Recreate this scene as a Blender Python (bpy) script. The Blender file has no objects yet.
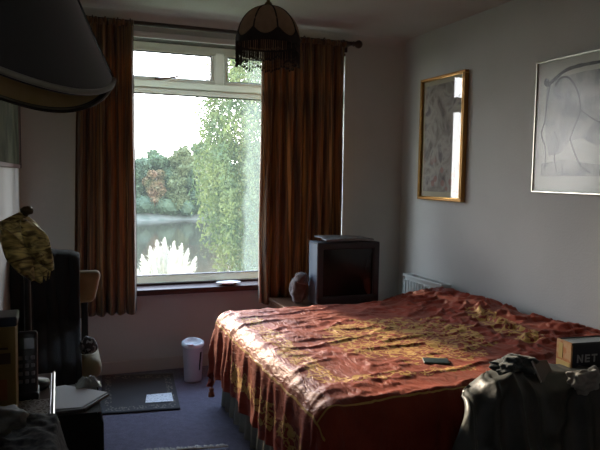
import bpy, bmesh, math, random
from mathutils import Vector, Matrix, noise
random.seed(7)
S = bpy.context.scene
COL = S.collection
R = math.radians
V = Vector

# ------------------------------------------------------------------ materials
def mat(name, col=(.5,.5,.5), rough=.6, metal=0, coat=0, sheen=0, spec=.5, trans=None, bump=0, bscale=60, emit=None):
    m = bpy.data.materials.new(name); m.use_nodes = True
    b = m.node_tree.nodes['Principled BSDF']
    b.inputs['Base Color'].default_value = (*col, 1)
    b.inputs['Roughness'].default_value = rough
    b.inputs['Metallic'].default_value = metal
    b.inputs['Coat Weight'].default_value = coat
    b.inputs['Sheen Weight'].default_value = sheen
    b.inputs['Specular IOR Level'].default_value = spec
    if bump:
        n = N(m, 'ShaderNodeTexNoise', Scale=bscale, Detail=4); t = N(m, 'ShaderNodeTexCoord')
        L(m, t, 'Object', n, 'Vector')
        bp = N(m, 'ShaderNodeBump', Strength=bump, Distance=.01)
        L(m, n, 'Fac', bp, 'Height'); L(m, bp, 'Normal', b, 'Normal')
    return m
def N(m, kind, **kw):
    n = m.node_tree.nodes.new(kind)
    for k, v in kw.items():
        k2 = k.replace('_', ' ')
        if k2 in n.inputs: n.inputs[k2].default_value = v
        else: setattr(n, k, v)
    return n
def L(m, a, ao, b, bi): m.node_tree.links.new(a.outputs[ao], b.inputs[bi])
def P(m): return m.node_tree.nodes['Principled BSDF']
def ramp(m, stops, interp='LINEAR'):
    r = N(m, 'ShaderNodeValToRGB'); e = r.color_ramp.elements
    r.color_ramp.interpolation = interp
    while len(e) < len(stops): e.new(.5)
    for i, (p, c) in enumerate(stops):
        e[i].position = p; e[i].color = (*c, 1)
    return r
def noisy(m, c1, c2, scale=8, detail=5, lo=.4, hi=.6, coord='Object', stretch=(1,1,1), dist=0):
    t = N(m, 'ShaderNodeTexCoord'); mp = N(m, 'ShaderNodeMapping', Scale=stretch)
    n = N(m, 'ShaderNodeTexNoise', Scale=scale, Detail=detail, Distortion=dist)
    r = ramp(m, [(lo, c1), (hi, c2)])
    L(m, t, coord, mp, 'Vector'); L(m, mp, 'Vector', n, 'Vector'); L(m, n, 'Fac', r, 'Fac'); L(m, r, 'Color', P(m), 'Base Color')
    return m

M = {}
M['wall'] = noisy(mat('wall_paint', rough=.75, bump=.15, bscale=90), (.575,.585,.55), (.60,.61,.575), 3)
M['ceil'] = noisy(mat('ceiling_paint', rough=.85, bump=.2, bscale=60), (.50,.475,.45), (.53,.505,.48), 3)
M['carpet'] = noisy(mat('carpet', rough=1, sheen=.3, bump=.6, bscale=500), (.075,.070,.120), (.105,.097,.158), 30)
M['white'] = mat('white_gloss_paint', (.72,.72,.70), .3)
M['skirt'] = mat('skirting_paint', (.55,.52,.48), .35)
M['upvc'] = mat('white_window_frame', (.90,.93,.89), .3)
def through(m, fac, col):     # translucent mix added so the frame glows brighter
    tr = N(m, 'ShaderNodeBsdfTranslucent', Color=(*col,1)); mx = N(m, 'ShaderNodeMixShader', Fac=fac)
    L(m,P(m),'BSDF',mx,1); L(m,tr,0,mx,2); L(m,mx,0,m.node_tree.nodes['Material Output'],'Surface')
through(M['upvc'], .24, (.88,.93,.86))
M['gasket'] = mat('grey_seal', (.10,.11,.13), .6)
def wood(name, c1, c2, rough=.35, s=(1,12,12)):
    return noisy(mat(name, rough=rough), c1, c2, 3, 6, .3, .7, stretch=s, dist=1)
M['sill'] = wood('dark_wood', (.030,.012,.009), (.065,.026,.018), .45)
M['rod'] = wood('rod_wood', (.028,.016,.011), (.05,.028,.018), .35)
M['chest'] = wood('brown_wood', (.06,.030,.017), (.12,.062,.036), .3, (12,1,12))
M['black'] = mat('black_plastic', (.012,.012,.014), .4)
M['blackcloth'] = mat('black_cloth', (.010,.010,.011), .9, sheen=.1, bump=.3, bscale=200)
M['tv'] = mat('tv_case', (.030,.036,.045), .45)
M['tvside'] = mat('tv_grey_side', (.13,.17,.21), .4)
M['screen'] = mat('tv_screen', (.010,.010,.011), .16, spec=.35)
M['gold'] = mat('gold_frame', (.36,.19,.06), .42, metal=.85)
M['gold2'] = mat('gold_bead', (.70,.42,.14), .25, metal=.9)
M['silver'] = mat('silver_frame', (.55,.54,.46), .3, metal=1)
M['paper'] = mat('white_paper', (.75,.77,.80), .7)
M['plastic'] = mat('bin_white_plastic', (.66,.64,.70), .35)
M['lidp'] = mat('bin_lid_plastic', (.62,.68,.72), .25)
M['rad'] = mat('radiator_enamel', (.60,.63,.60), .35)
M['beading'] = mat('dark_edge', (.015,.012,.010), .5)

# curtains: vertical stripes woven in the cloth, light comes through a little
def curtain_mat():
    m = mat('striped_curtain_cloth', rough=.55, sheen=.3)
    uv = N(m, 'ShaderNodeTexCoord'); mp = N(m, 'ShaderNodeMapping', Scale=(1, .01, 1))
    n = N(m, 'ShaderNodeTexNoise', Scale=34, Detail=3, Roughness=.7)
    r = ramp(m, [(.28,(.022,.013,.009)), (.40,(.095,.050,.024)), (.48,(.23,.12,.045)), (.55,(.055,.032,.019)), (.64,(.33,.205,.095)), (.74,(.13,.070,.033))])
    L(m, uv, 'UV', mp, 'Vector'); L(m, mp, 'Vector', n, 'Vector'); L(m, n, 'Fac', r, 'Fac'); L(m, r, 'Color', P(m), 'Base Color')
    tr = N(m, 'ShaderNodeBsdfTranslucent'); hs = N(m, 'ShaderNodeHueSaturation', Value=1.6, Saturation=1.1)
    L(m, r, 'Color', hs, 'Color'); L(m, hs, 'Color', tr, 'Color')
    mx = N(m, 'ShaderNodeMixShader', Fac=.22)
    out = m.node_tree.nodes['Material Output']
    L(m, P(m), 'BSDF', mx, 1); L(m, tr, 'BSDF', mx, 2); L(m, mx, 'Shader', out, 'Surface')
    return m
M['curtain'] = curtain_mat()

# window glass: milky haze mixed into the colour, with a fogged strip towards the right-hand side
def fres(m):
    lw = N(m, 'ShaderNodeLayerWeight', Blend=.5); p = N(m, 'ShaderNodeMath', operation='POWER'); p.inputs[1].default_value = 4.5
    q = N(m, 'ShaderNodeMath', operation='MULTIPLY_ADD'); q.inputs[1].default_value = .9; q.inputs[2].default_value = .04
    L(m, lw, 'Facing', p, 0); L(m, p, 0, q, 0); return q
def glass_mat(name, haze=.03, fog=0):
    m = bpy.data.materials.new(name); m.use_nodes = True
    nt = m.node_tree; nt.nodes.clear()
    out = N(m, 'ShaderNodeOutputMaterial'); tp = N(m, 'ShaderNodeBsdfTransparent'); tl = N(m, 'ShaderNodeBsdfTranslucent')
    tl.inputs['Color'].default_value = (.72,.88,.86,1)
    gl = N(m, 'ShaderNodeBsdfGlossy', Roughness=.02); fr = fres(m)
    mx = N(m, 'ShaderNodeMixShader', Fac=haze); mx2 = N(m, 'ShaderNodeMixShader')
    L(m, tp, 0, mx, 1); L(m, tl, 0, mx, 2); L(m, fr, 0, mx2, 0); L(m, mx, 0, mx2, 1); L(m, gl, 0, mx2, 2); L(m, mx2, 0, out, 'Surface')
    if fog:
        t = N(m, 'ShaderNodeTexCoord'); sp = N(m, 'ShaderNodeSeparateXYZ'); L(m, t, 'Object', sp, 0)
        n = N(m, 'ShaderNodeTexNoise', Scale=4, Detail=5); mp = N(m, 'ShaderNodeMapping', Scale=(3, 1, .8)); L(m, t, 'Object', mp, 0); L(m, mp, 0, n, 0)
        ml = N(m, 'ShaderNodeMath', operation='MULTIPLY_ADD'); ml.inputs[1].default_value = .16
        L(m, n, 'Fac', ml, 0); L(m, sp, 'X', ml, 2)
        mr = N(m, 'ShaderNodeMapRange'); L(m, ml, 0, mr, 0)
        mr.inputs[1].default_value = fog; mr.inputs[2].default_value = fog+.05; mr.inputs[3].default_value = haze; mr.inputs[4].default_value = .050
        L(m, mr, 0, mx, 0)
    return m
M['glass'] = glass_mat('window_glass', .012)
M['fogglass'] = glass_mat('window_glass_fogged', .012, 0.31)
def picglass():
    m = bpy.data.materials.new('picture_glass'); m.use_nodes = True; m.node_tree.nodes.clear()
    out = N(m, 'ShaderNodeOutputMaterial'); tp = N(m, 'ShaderNodeBsdfTransparent'); gl = N(m, 'ShaderNodeBsdfGlossy', Roughness=.03)
    fr = fres(m); mx = N(m, 'ShaderNodeMixShader')
    L(m, fr, 0, mx, 0); L(m, tp, 0, mx, 1); L(m, gl, 0, mx, 2); L(m, mx, 0, out, 0)
    return m
M['picglass'] = picglass()
def picglass_rough():
    m = picglass(); m.name = 'picture_glass_satin'
    for n in m.node_tree.nodes:
        if n.type == 'BSDF_GLOSSY': n.inputs['Roughness'].default_value = .22
        if n.type == 'MATH' and n.operation == 'MULTIPLY_ADD': n.inputs[2].default_value = .026; n.inputs[1].default_value = .9
    return m
M['picglass2'] = picglass_rough()

def spread_mat():
    m = mat('red_embroidered_satin', rough=.50, sheen=.12, spec=.5)
    b = P(m); b.inputs['Specular Tint'].default_value = (1,.55,.38,1); b.inputs['Sheen Tint'].default_value = (1,.6,.45,1)
    uv = N(m, 'ShaderNodeUVMap'); sp = N(m, 'ShaderNodeSeparateXYZ'); L(m, uv, 0, sp, 0)
    def mth(op, a, b_=None, c=None):
        n = N(m, 'ShaderNodeMath', operation=op)
        for i, x in enumerate((a, b_, c)):
            if x is None: continue
            if isinstance(x, (int, float)): n.inputs[i].default_value = x
            else: m.node_tree.links.new(x, n.inputs[i])
        return n.outputs[0]
    X, Y = sp.outputs[0], sp.outputs[1]
    def ell(cx, cy, rx, ry, rot=0):
        dx, dy = mth('SUBTRACT', X, cx), mth('SUBTRACT', Y, cy)
        c, s = math.cos(rot), math.sin(rot)
        u = mth('ADD', mth('MULTIPLY', dx, c/rx), mth('MULTIPLY', dy, s/rx))
        v = mth('ADD', mth('MULTIPLY', dx, -s/ry), mth('MULTIPLY', dy, c/ry))
        return mth('SUBTRACT', 1.0, mth('SQRT', mth('ADD', mth('MULTIPLY', u, u), mth('MULTIPLY', v, v))))
    def band(val, lo, hi):     # >0 inside
        return mth('MINIMUM', mth('SUBTRACT', val, lo), mth('SUBTRACT', hi, val))
    big = mth('MULTIPLY', ell(-.90,-1.66,.46,.46), 1.0)
    big2 = ell(-.36,-1.72,.10,.42,-.15)
    b1 = mth('MULTIPLY', mth('MINIMUM', band(X,-1.62,-1.44), band(Y,-2.2,-1.0)), 3.0)
    b2 = mth('MULTIPLY', mth('MINIMUM', band(Y,-2.24,-2.10), band(X,-1.5,-.85)), 3.0)
    b3 = mth('MULTIPLY', mth('MINIMUM', band(X,-1.95,-1.77), band(Y,-2.35,-1.15)), 3.0)
    region = mth('MAXIMUM', mth('MAXIMUM', mth('MAXIMUM', big, big2), mth('MAXIMUM', b1, b2)), b3)
    n0 = N(m, 'ShaderNodeTexNoise', Scale=9, Detail=3); L(m, uv, 0, n0, 'Vector')
    reg = mth('ADD', region, mth('MULTIPLY', mth('SUBTRACT', n0.outputs['Fac'], .5), .75))
    # curling stems and leaves: distorted cell edges
    n1 = N(m, 'ShaderNodeTexNoise', Scale=22, Detail=2); L(m, uv, 0, n1, 'Vector')
    mixv = N(m, 'ShaderNodeVectorMath', operation='MULTIPLY_ADD'); L(m, n1, 'Color', mixv, 0); mixv.inputs[1].default_value = (.10,.10,0); L(m, uv, 0, mixv, 2)
    vo = N(m, 'ShaderNodeTexVoronoi', Scale=25, feature='DISTANCE_TO_EDGE'); L(m, mixv, 0, vo, 'Vector')
    line = mth('LESS_THAN', vo.outputs[0], .105)
    gold = mth('MULTIPLY', line, mth('GREATER_THAN', reg, .13))
    # thin gold piping along the mattress edge
    e1 = mth('MULTIPLY', mth('GREATER_THAN', band(X,-1.705,-1.695), 0), mth('GREATER_THAN', Y, -2.45))
    e2 = mth('MULTIPLY', mth('GREATER_THAN', band(Y,-2.375,-2.367), 0), mth('GREATER_THAN', X, -1.7))
    gold = mth('MAXIMUM', gold, mth('MAXIMUM', e1, e2))
    n2 = N(m, 'ShaderNodeTexNoise', Scale=5, Detail=4); L(m, uv, 0, n2, 'Vector')
    rr = ramp(m, [(.35,(.20,.026,.014)), (.65,(.32,.046,.024))]); L(m, n2, 'Fac', rr, 'Fac')
    mc = N(m, 'ShaderNodeMix', data_type='RGBA'); m.node_tree.links.new(gold, mc.inputs[0])
    m.node_tree.links.new(rr.outputs[0], mc.inputs[6]); mc.inputs[7].default_value = (.58,.36,.10,1)
    m.node_tree.links.new(mc.outputs[2], b.inputs['Base Color'])
    # woven micro wrinkles + raised embroidery
    n3 = N(m, 'ShaderNodeTexNoise', Scale=26, Detail=5, Distortion=.8); mp = N(m, 'ShaderNodeMapping', Scale=(1.6,.55,1), Rotation=(0,0,.5)); L(m, uv, 0, mp, 0); L(m, mp, 0, n3, 'Vector')
    h = mth('ADD', n3.outputs['Fac'], mth('MULTIPLY', gold, .5))
    bp = N(m, 'ShaderNodeBump', Strength=.8, Distance=.010); m.node_tree.links.new(h, bp.inputs['Height']); L(m, bp, 'Normal', b, 'Normal')
    return m
M['spread'] = spread_mat()
M['valance'] = noisy(mat('valance_cloth', rough=.8), (.17,.17,.14), (.23,.23,.19), 10)
M['mattress'] = mat('mattress_ticking', (.6,.58,.52), .8)

# ------------------------------------------------------------------ mesh helpers
def BM(): return bmesh.new()
def box(bm, x0,x1,y0,y1,z0,z1, bev=0, seg=2, mx=None):
    r = bmesh.ops.create_cube(bm, size=1)['verts']
    for v in r: v.co = V(((x0+x1)/2+v.co.x*(x1-x0), (y0+y1)/2+v.co.y*(y1-y0), (z0+z1)/2+v.co.z*(z1-z0)))
    if mx is not None:
        for v in r: v.co = mx @ v.co
    if bev:
        es = list({e for v in r for e in v.link_edges})
        bmesh.ops.bevel(bm, geom=es, offset=bev, segments=seg, affect='EDGES', profile=.5)
def tube(bm, pts, rad, n=8, cap=True):
    pts = [V(p) for p in pts]; rings = []
    for i, p in enumerate(pts):
        d = (pts[min(i+1,len(pts)-1)] - pts[max(i-1,0)]).normalized()
        a = d.cross(V((0,0,1)) if abs(d.z) < .9 else V((1,0,0))).normalized(); b = d.cross(a)
        r = rad[i] if isinstance(rad, (list,tuple)) else rad
        rings.append([bm.verts.new(p + (a*math.cos(2*math.pi*k/n)+b*math.sin(2*math.pi*k/n))*r) for k in range(n)])
    for i in range(len(rings)-1):
        for k in range(n): bm.faces.new((rings[i][k], rings[i][(k+1)%n], rings[i+1][(k+1)%n], rings[i+1][k]))
    if cap: bm.faces.new(rings[0][::-1]); bm.faces.new(rings[-1])
def lathe(bm, prof, c, n=32, sx=1, sy=1, cap=True, mx=None):
    rings = []
    for r, z in prof:
        rings.append([bm.verts.new(V((c[0]+r*sx*math.cos(2*math.pi*k/n), c[1]+r*sy*math.sin(2*math.pi*k/n), c[2]+z))) for k in range(n)])
    for i in range(len(rings)-1):
        for k in range(n): bm.faces.new((rings[i][k], rings[i][(k+1)%n], rings[i+1][(k+1)%n], rings[i+1][k]))
    if cap: bm.faces.new(rings[0][::-1]); bm.faces.new(rings[-1])
def grid(bm, nu, nv, f, uvf=None, closed=False):
    vs = [[bm.verts.new(f(i/nu, j/nv)) for j in range(nv+1)] for i in range(nu+(0 if closed else 1))]
    uvl = bm.loops.layers.uv.verify() if uvf else None
    for i in range(nu):
        i2 = (i+1) % len(vs)
        for j in range(nv):
            fc = bm.faces.new((vs[i][j], vs[i2][j], vs[i2][j+1], vs[i][j+1]))
            if uvl:
                for lp, (a, b) in zip(fc.loops, ((i,j),(i+1,j),(i+1,j+1),(i,j+1))): lp[uvl].uv = uvf(a/nu, b/nv)
def ball(bm, c, r, s=(1,1,1), sub=2, disp=0, fr=3, seed=0):
    vs = bmesh.ops.create_icosphere(bm, subdivisions=sub, radius=1)['verts']
    for v in vs:
        k = 1 + disp*noise.noise(v.co*fr + V((seed,seed*2.3,0)))
        v.co = V((c[0]+v.co.x*r*s[0]*k, c[1]+v.co.y*r*s[1]*k, c[2]+v.co.z*r*s[2]*k))
def prism(bm, poly, z0, z1):   # poly of (x,y)
    a = [bm.verts.new((x,y,z0)) for x,y in poly]; b = [bm.verts.new((x,y,z1)) for x,y in poly]
    bm.faces.new(a[::-1]); bm.faces.new(b); n = len(a)
    for i in range(n): bm.faces.new((a[i], a[(i+1)%n], b[(i+1)%n], b[i]))

def props(o, label=None, cat=None, group=None, kind=None):
    if label: o['label'] = label
    if cat: o['category'] = cat
    if group: o['group'] = group
    if kind: o['kind'] = kind
    return o
def obj(name, bm, m, parent=None, smooth=False, solid=0, **kw):
    """links bm (built in world coordinates) as one mesh object"""
    bmesh.ops.recalc_face_normals(bm, faces=bm.faces)
    if parent is not None:
        o0 = V(parent['_w'])
    else:
        xs = [v.co for v in bm.verts]
        o0 = V(((min(v.x for v in xs)+max(v.x for v in xs))/2, (min(v.y for v in xs)+max(v.y for v in xs))/2, min(v.z for v in xs)))
    for v in bm.verts: v.co -= o0
    me = bpy.data.meshes.new(name); bm.to_mesh(me); bm.free()
    for p in me.polygons: p.use_smooth = smooth
    o = bpy.data.objects.new(name, me); COL.objects.link(o)
    me.materials.append(M[m] if isinstance(m, str) else m)
    if parent is not None: o.parent = parent; o['_w'] = list(o0)
    else: o.location = o0; o['_w'] = list(o0)
    if solid:
        md = o.modifiers.new('thickness', 'SOLIDIFY'); md.thickness = solid; md.offset = 0
    props(o, **kw)
    return o
def thing(name, loc, label, cat, group=None):
    o = bpy.data.objects.new(name, None); COL.objects.link(o); o.location = loc; o['_w'] = list(loc)
    o.empty_display_size = .05
    return props(o, label, cat, group)
def struct(name, bm, m, smooth=False): return obj(name, bm, m, kind='structure', smooth=smooth)
fb = noise.noise
def fbm(x, y, z=0, o=3):
    return noise.fractal(V((x,y,z)), 1.0, 2.0, o)

# ------------------------------------------------------------------ the room
XL, XR, YB, YF, H = -2.735, 0.0, 0.0, -5.0, 2.4
XA = -3.45                 # recess beside the chimney breast
WX0, WX1, WZ0, WZ1 = -2.36, -0.502, .56, 2.262    # window opening
b = BM(); box(b, XA-.2, .2, YF-.2, .3, -.1, 0); struct('floor', b, 'carpet')
b = BM(); box(b, XA-.2, .2, YF-.2, .3, H, H+.15); struct('ceiling', b, 'ceil')
b = BM()
box(b, XA-.2, WX0, 0, .3, 0, H); box(b, WX1, .2, 0, .3, 0, H); box(b, WX0, WX1, 0, .3, 0, WZ0); box(b, WX0, WX1, 0, .3, WZ1, H)
struct('wall_back', b, 'wall')
b = BM(); box(b, 0, .2, YF, 0, 0, H); struct('wall_right', b, 'wall')
b = BM(); box(b, XA, XL, -2.48, 0, 0, H); box(b, XA-.2, XA, YF, -2.48, 0, H); struct('wall_left', b, 'wall')
b = BM(); BWX = (-3.00,-2.72); BWZ = (1.35,1.85)
box(b, XA-.2, BWX[0], YF-.2, YF, 0, H); box(b, BWX[1], .2, YF-.2, YF, 0, H); box(b, BWX[0], BWX[1], YF-.2, YF, 0, BWZ[0]); box(b, BWX[0], BWX[1], YF-.2, YF, BWZ[1], H)
struct('wall_front', b, mat('fill_cutting_dark_wall',(.12,.09,.07),.6))  # unseen wall, colour darkened to cut fill light on the bed
b = BM(); w_ = .04
for q in ((BWX[0],BWX[1],BWZ[0],BWZ[0]+w_),(BWX[0],BWX[1],BWZ[1]-w_,BWZ[1]),(BWX[0],BWX[0]+w_,BWZ[0]+w_,BWZ[1]-w_),(BWX[1]-w_,BWX[1],BWZ[0]+w_,BWZ[1]-w_)): box(b, q[0],q[1],YF-.14,YF-.08,q[2],q[3],.004)
struct('added_fill_window', b, 'upvc')  # small window added unseen behind the camera as fill light
def skirt(name, x0,x1,y0,y1): 
    b = BM(); box(b, x0,x1,y0,y1, 0, .085, .006); struct(name, b, 'skirt')
skirt('baseboard_back', XL+.001, -.001, -.018, 0)
skirt('baseboard_right', -.018, 0, YF, -.02)
skirt('baseboard_left', XL, XL+.018, -2.48, -.02)
# coving: a small quarter curve where the walls meet the ceiling
def coving(name, horiz, a0, a1, w):
    b = BM(); r = .055; pts = [(0,0)] + [(r*(1-math.sin(t)), r*(1-math.cos(t))) for t in [i*math.pi/2/8 for i in range(9)]]
    def f(q, a):
        d, z = q
        return V((a, -d, H-z)) if horiz else V((w-d, a, H-z))
    va = [b.verts.new(f(q, a0)) for q in pts]; vb = [b.verts.new(f(q, a1)) for q in pts]
    n = len(pts)
    for i in range(n): b.faces.new((va[i], va[(i+1)%n], vb[(i+1)%n], vb[i]))
    b.faces.new(va); b.faces.new(vb[::-1]); struct(name, b, 'wall')
coving('trim_1', True, XL, 0, 0)
b = BM(); box(b, WX0+.02, WX1-.02, -.024, 0, 2.246, 2.284, .004); struct('trim_2', b, mat('bright_white_board',(.84,.86,.84),.35))
b = BM(); box(b, WX0, WX1, 0, .118, 2.245, 2.262); struct('trim_5', b, mat('dark_soffit_board',(.045,.035,.032),.5))   # dark board lining the soffit, under the pale board over the opening

# window: frame, transom, mullion, two top lights and the big pane
w = props(bpy.data.objects.new('window_1', None), kind='structure'); COL.objects.link(w); w.location = (-1.48, .12, WZ0); w['_w'] = [-1.48,.12,WZ0]
FY0, FY1 = .12, .18
b = BM()
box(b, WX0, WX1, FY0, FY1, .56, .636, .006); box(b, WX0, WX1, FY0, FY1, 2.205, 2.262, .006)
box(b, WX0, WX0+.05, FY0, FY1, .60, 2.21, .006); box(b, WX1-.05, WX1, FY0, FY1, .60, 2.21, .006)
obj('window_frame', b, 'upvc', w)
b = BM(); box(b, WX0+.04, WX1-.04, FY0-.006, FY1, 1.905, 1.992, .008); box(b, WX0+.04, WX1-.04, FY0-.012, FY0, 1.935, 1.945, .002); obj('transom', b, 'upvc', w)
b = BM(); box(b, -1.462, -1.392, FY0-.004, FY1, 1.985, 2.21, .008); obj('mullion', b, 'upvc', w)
for x0, x1, nm in ((WX0+.05,-1.462,'top_light'), (-1.392,WX1-.05,'top_light')):
    b = BM(); t = .022
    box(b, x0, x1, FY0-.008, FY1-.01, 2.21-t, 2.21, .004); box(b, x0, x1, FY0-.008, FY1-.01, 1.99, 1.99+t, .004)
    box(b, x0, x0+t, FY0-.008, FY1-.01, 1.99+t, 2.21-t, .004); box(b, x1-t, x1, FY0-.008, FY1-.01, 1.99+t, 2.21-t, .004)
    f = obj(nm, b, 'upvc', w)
    b = BM(); g = .006
    for q in ((x0+t, x1-t, 2.21-t-g, 2.21-t), (x0+t, x1-t, 1.99+t, 1.99+t+g), (x0+t, x0+t+g, 1.99+t, 2.21-t), (x1-t-g, x1-t, 1.99+t, 2.21-t)):
        box(b, q[0], q[1], FY0+.004, FY0+.03, q[2], q[3])
    obj('seal', b, 'gasket', f)
    b = BM(); box(b, x0+t, x1-t, FY0+.02, FY0+.024, 1.99+t, 2.21-t); obj('pane', b, 'fogglass' if x0 > -1.5 else 'glass', f)
b = BM()
for q in ((WX0+.05, WX1-.05, 1.898, 1.905), (WX0+.05, WX1-.05, .636, .642)): box(b, q[0], q[1], FY0+.004, FY0+.03, q[2], q[3])
obj('seal', b, 'gasket', w)
b = BM(); box(b, WX0+.05, WX1-.05, FY0+.03, FY0+.034, .605, 1.905); obj('pane', b, 'fogglass', w)
b = BM(); tube(b, [(-1.86,.105,2.000),(-1.80,.09,2.006),(-1.74,.085,2.020),(-1.70,.084,2.030)], [.007,.007,.006,.004]); box(b, -1.88,-1.84,.098,.114,1.994,2.008,.002); obj('stay_handle', b, mat('handle_brown',(.35,.27,.20),.4), w)
b = BM(); box(b, -2.42, -.40, -.075, .118, .535, .575, .008, 3); struct('trim_3', b, 'sill')
b = BM(); box(b, -2.36, -.44, .085, .118, .575, .590, .003); struct('trim_4', b, 'sill')

# ------------------------------------------------------------------ curtains and rod
rod = thing('curtain_rod', (-1.4,-.12,2.28), 'dark wooden curtain rod with ball ends running above the window', 'curtain rod')
b = BM(); tube(b, [(-2.60,-.12,2.312),(-.50,-.12,2.312)], .014, 14); obj('pole', b, 'rod', rod, True)
for x, s in ((-2.60,-1),(-.50,1)):
    b = BM(); prof = [(.014,0),(.020,.006),(.013,.014),(.022,.026),(.029,.040),(.030,.050),(.024,.064),(.010,.074),(.002,.077)]
    lathe(b, prof, (0,0,0), 16)
    for v in b.verts: v.co = V((x + s*v.co.z, -.12+v.co.x, 2.312+v.co.y))
    obj('finial', b, 'rod', rod, True)
for x in (-2.56,-.52):
    b = BM(); box(b, x-.012, x+.012, -.135, -.0005, 2.300, 2.324, .004); box(b, x-.03, x+.03, -.012, -.0005, 2.27, 2.355, .004); obj('bracket', b, 'rod', rod)

def make_curtain(label, xt0, xt1, xb0, xb1, ztop, zbot, nf, seed, hem=False):
    t = thing('curtain', ((xt0+xt1)/2, -.12, zbot), label, 'curtain', None)
    def f(u, v):
        z = zbot + (ztop-zbot)*v
        k = (1-v)
        s = k**.8
        a = xt0+(xb0-xt0)*s; c = xt1+(xb1-xt1)*s
        uu = u + .035*fb(V((u*5+seed, v*1.2, 3)))*math.sin(math.pi*u)
        x = a + (c-a)*uu
        ph = uu*nf*2*math.pi + 1.1*fb(V((u*3+seed, v*1.6, 0)))
        amp = .020 + .016*k + .016*fb(V((u*7, v*2, seed)))
        y = -.125 + amp*math.sin(ph) + .010*math.sin(2.3*ph+seed) 
        x += .010*math.sin(ph*1.0+1.3)
        z += .010*fb(V((u*6, seed, 1)))*k + (.012*k*math.sin(ph))*.6
        if v > .965: y = -.125 + (y+.125)*.6
        return V((x, y, z))
    W = 0.55
    b = BM(); grid(b, 200, 60, f, lambda u, v: (u*W + seed*3.1, v*2))
    fo = obj('fabric', b, 'curtain', t, True, solid=.003)
    # gathered heading tape
    b = BM()
    def g(u, v):
        x = xt0 + (xt1-xt0)*u
        ph = u*nf*2*2*math.pi
        return V((x, -.135 - .008*math.sin(ph) - .010*math.sin(v*math.pi), ztop-.012+v*.036 + .005*math.sin(ph*.5+seed)))
    grid(b, 160, 8, g, lambda u, v: (u*W + seed*3.1, v*.1))
    obj('heading', b, 'curtain', t, True, solid=.004)
    for i in range(5):
        x = xt0+.02+(xt1-xt0-.04)*i/4
        b = BM(); vs = bmesh.ops.create_circle(b, segments=16, radius=.021)['verts']; b.clear()
        pts = [(x, -.12+.021*math.cos(a), 2.312+.021*math.sin(a)) for a in [k*2*math.pi/16 for k in range(17)]]
        tube(b, pts, .0035, 6, False); obj('ring', b, 'rod', t, True)
    if hem:
        b = BM(); grid(b, 6, 60, lambda u, v: f(0, v)+V((-.004+.016*u, -.004-.006*math.sin(u*3.1), 0)))
        obj('sunlit_hem', b, mat('sunlit_hem_cream',(.62,.52,.38),.7), t, True, solid=.002, label='cream strip painted as the sunlit edge of the lining')  # pale strip stands for sunlight caught on the curtain edge
    return t
make_curtain('brown and gold striped curtain on the left side of the window, behind the office chair', -2.39,-2.045,-2.43,-2.03, 2.295,.44, 6.3, 1)
make_curtain('brown and orange striped curtain on the right side of the window, behind the television', -1.20,-.555,-1.20,-.545, 2.295,.455, 8.4, 5, True)

# ------------------------------------------------------------------ pendant lamp with fringed dome shade
cx, cy, zt = -1.57, -1.45, 2.150
pl = thing('pendant_lamp', (cx,cy,2.4), 'domed beige pendant shade with dark ribs and black beaded fringe hanging from the ceiling', 'pendant lamp')
fm = noisy(mat('beige_shade_cloth', rough=.9), (.30,.20,.13), (.36,.24,.155), 30)
dk = mat('dark_braid', (.018,.013,.011), .8)
b = BM(); lathe(b, [(.002,0),(.045,-.002),(.048,-.012),(.030,-.028),(.006,-.034)], (cx,cy,2.4), 24); obj('ceiling_rose', b, mat('rose_white',(.6,.58,.54),.5), pl, True)
b = BM(); tube(b, [(cx,cy,2.37),(cx+.002,cy,2.28),(cx,cy,zt+.01)], .004, 8); obj('cord', b, dk, pl, True)
b = BM(); lathe(b, [(.004,.035),(.010,.030),(.007,.022),(.016,.014),(.020,.004),(.010,-.004),(.002,-.006)], (cx,cy,zt), 16); obj('finial', b, mat('aged_brass',(.20,.13,.06),.4,.8), pl, True)
DR, DH = .150, .155
def dome(th, v):   # v 0 top .. 1 rim
    a = .10 + (math.pi/2+.14-.10)*v
    g = 1 - .045*(abs(math.cos(4*th))**.6)*math.sin(a)**2
    return DR*math.sin(a)*(1.0-.0)*(.955+.045*abs(math.sin(4*th))), zt - DH*(1-math.cos(a))
def df(u, v):
    th = u*2*math.pi; r, z = dome(th, v); return V((cx+r*math.cos(th), cy+r*math.sin(th), z))
b = BM(); grid(b, 96, 20, df, closed=True); obj('shade', b, fm, pl, True, solid=.002)
for k in range(8):
    th = k*math.pi/4
    b = BM(); pts = []
    for j in range(15):
        r, z = dome(th, j/14); pts.append((cx+(r+.002)*math.cos(th), cy+(r+.002)*math.sin(th), z))
    tube(b, pts, .0042, 6); obj('rib', b, dk, pl, True)
b = BM()                                    # scalloped lace band
def lf(u, v):
    th = u*2*math.pi; sc = abs(math.sin(4*th))
    z1 = zt-DH+.034-.036*sc; z = z1 + (zt-DH-.030-z1)*v
    r = DR*1.012*(.965+.035*sc)
    return V((cx+r*math.cos(th), cy+r*math.sin(th), z))
grid(b, 128, 6, lf, closed=True); obj('scalloped_band', b, dk, pl, True, solid=.004)
b = BM()
nfr = 104
for k in range(nfr):
    th = 2*math.pi*k/nfr; r = DR*.992+random.uniform(-.003,.003); x, y = cx+r*math.cos(th), cy+r*math.sin(th)
    z0 = zt-DH-.02; ln = .082+.020*abs(math.sin(4*th))+random.uniform(-.008,.008)
    dx = random.uniform(-.002,.002)
    tube(b, [(x,y,z0),(x+dx,y+dx,z0-ln*.5)], .0030, 5)
    tube(b, [(x+dx,y+dx,z0-ln*.5),(x+dx,y+dx,z0-ln)], .0012, 4)
    for q in (.62,.8): ball(b, (x+dx,y+dx,z0-ln*q), .0030, sub=1)
    ball(b, (x+dx,y+dx,z0-ln), .0046, (1,1,1.5), sub=1)
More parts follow.
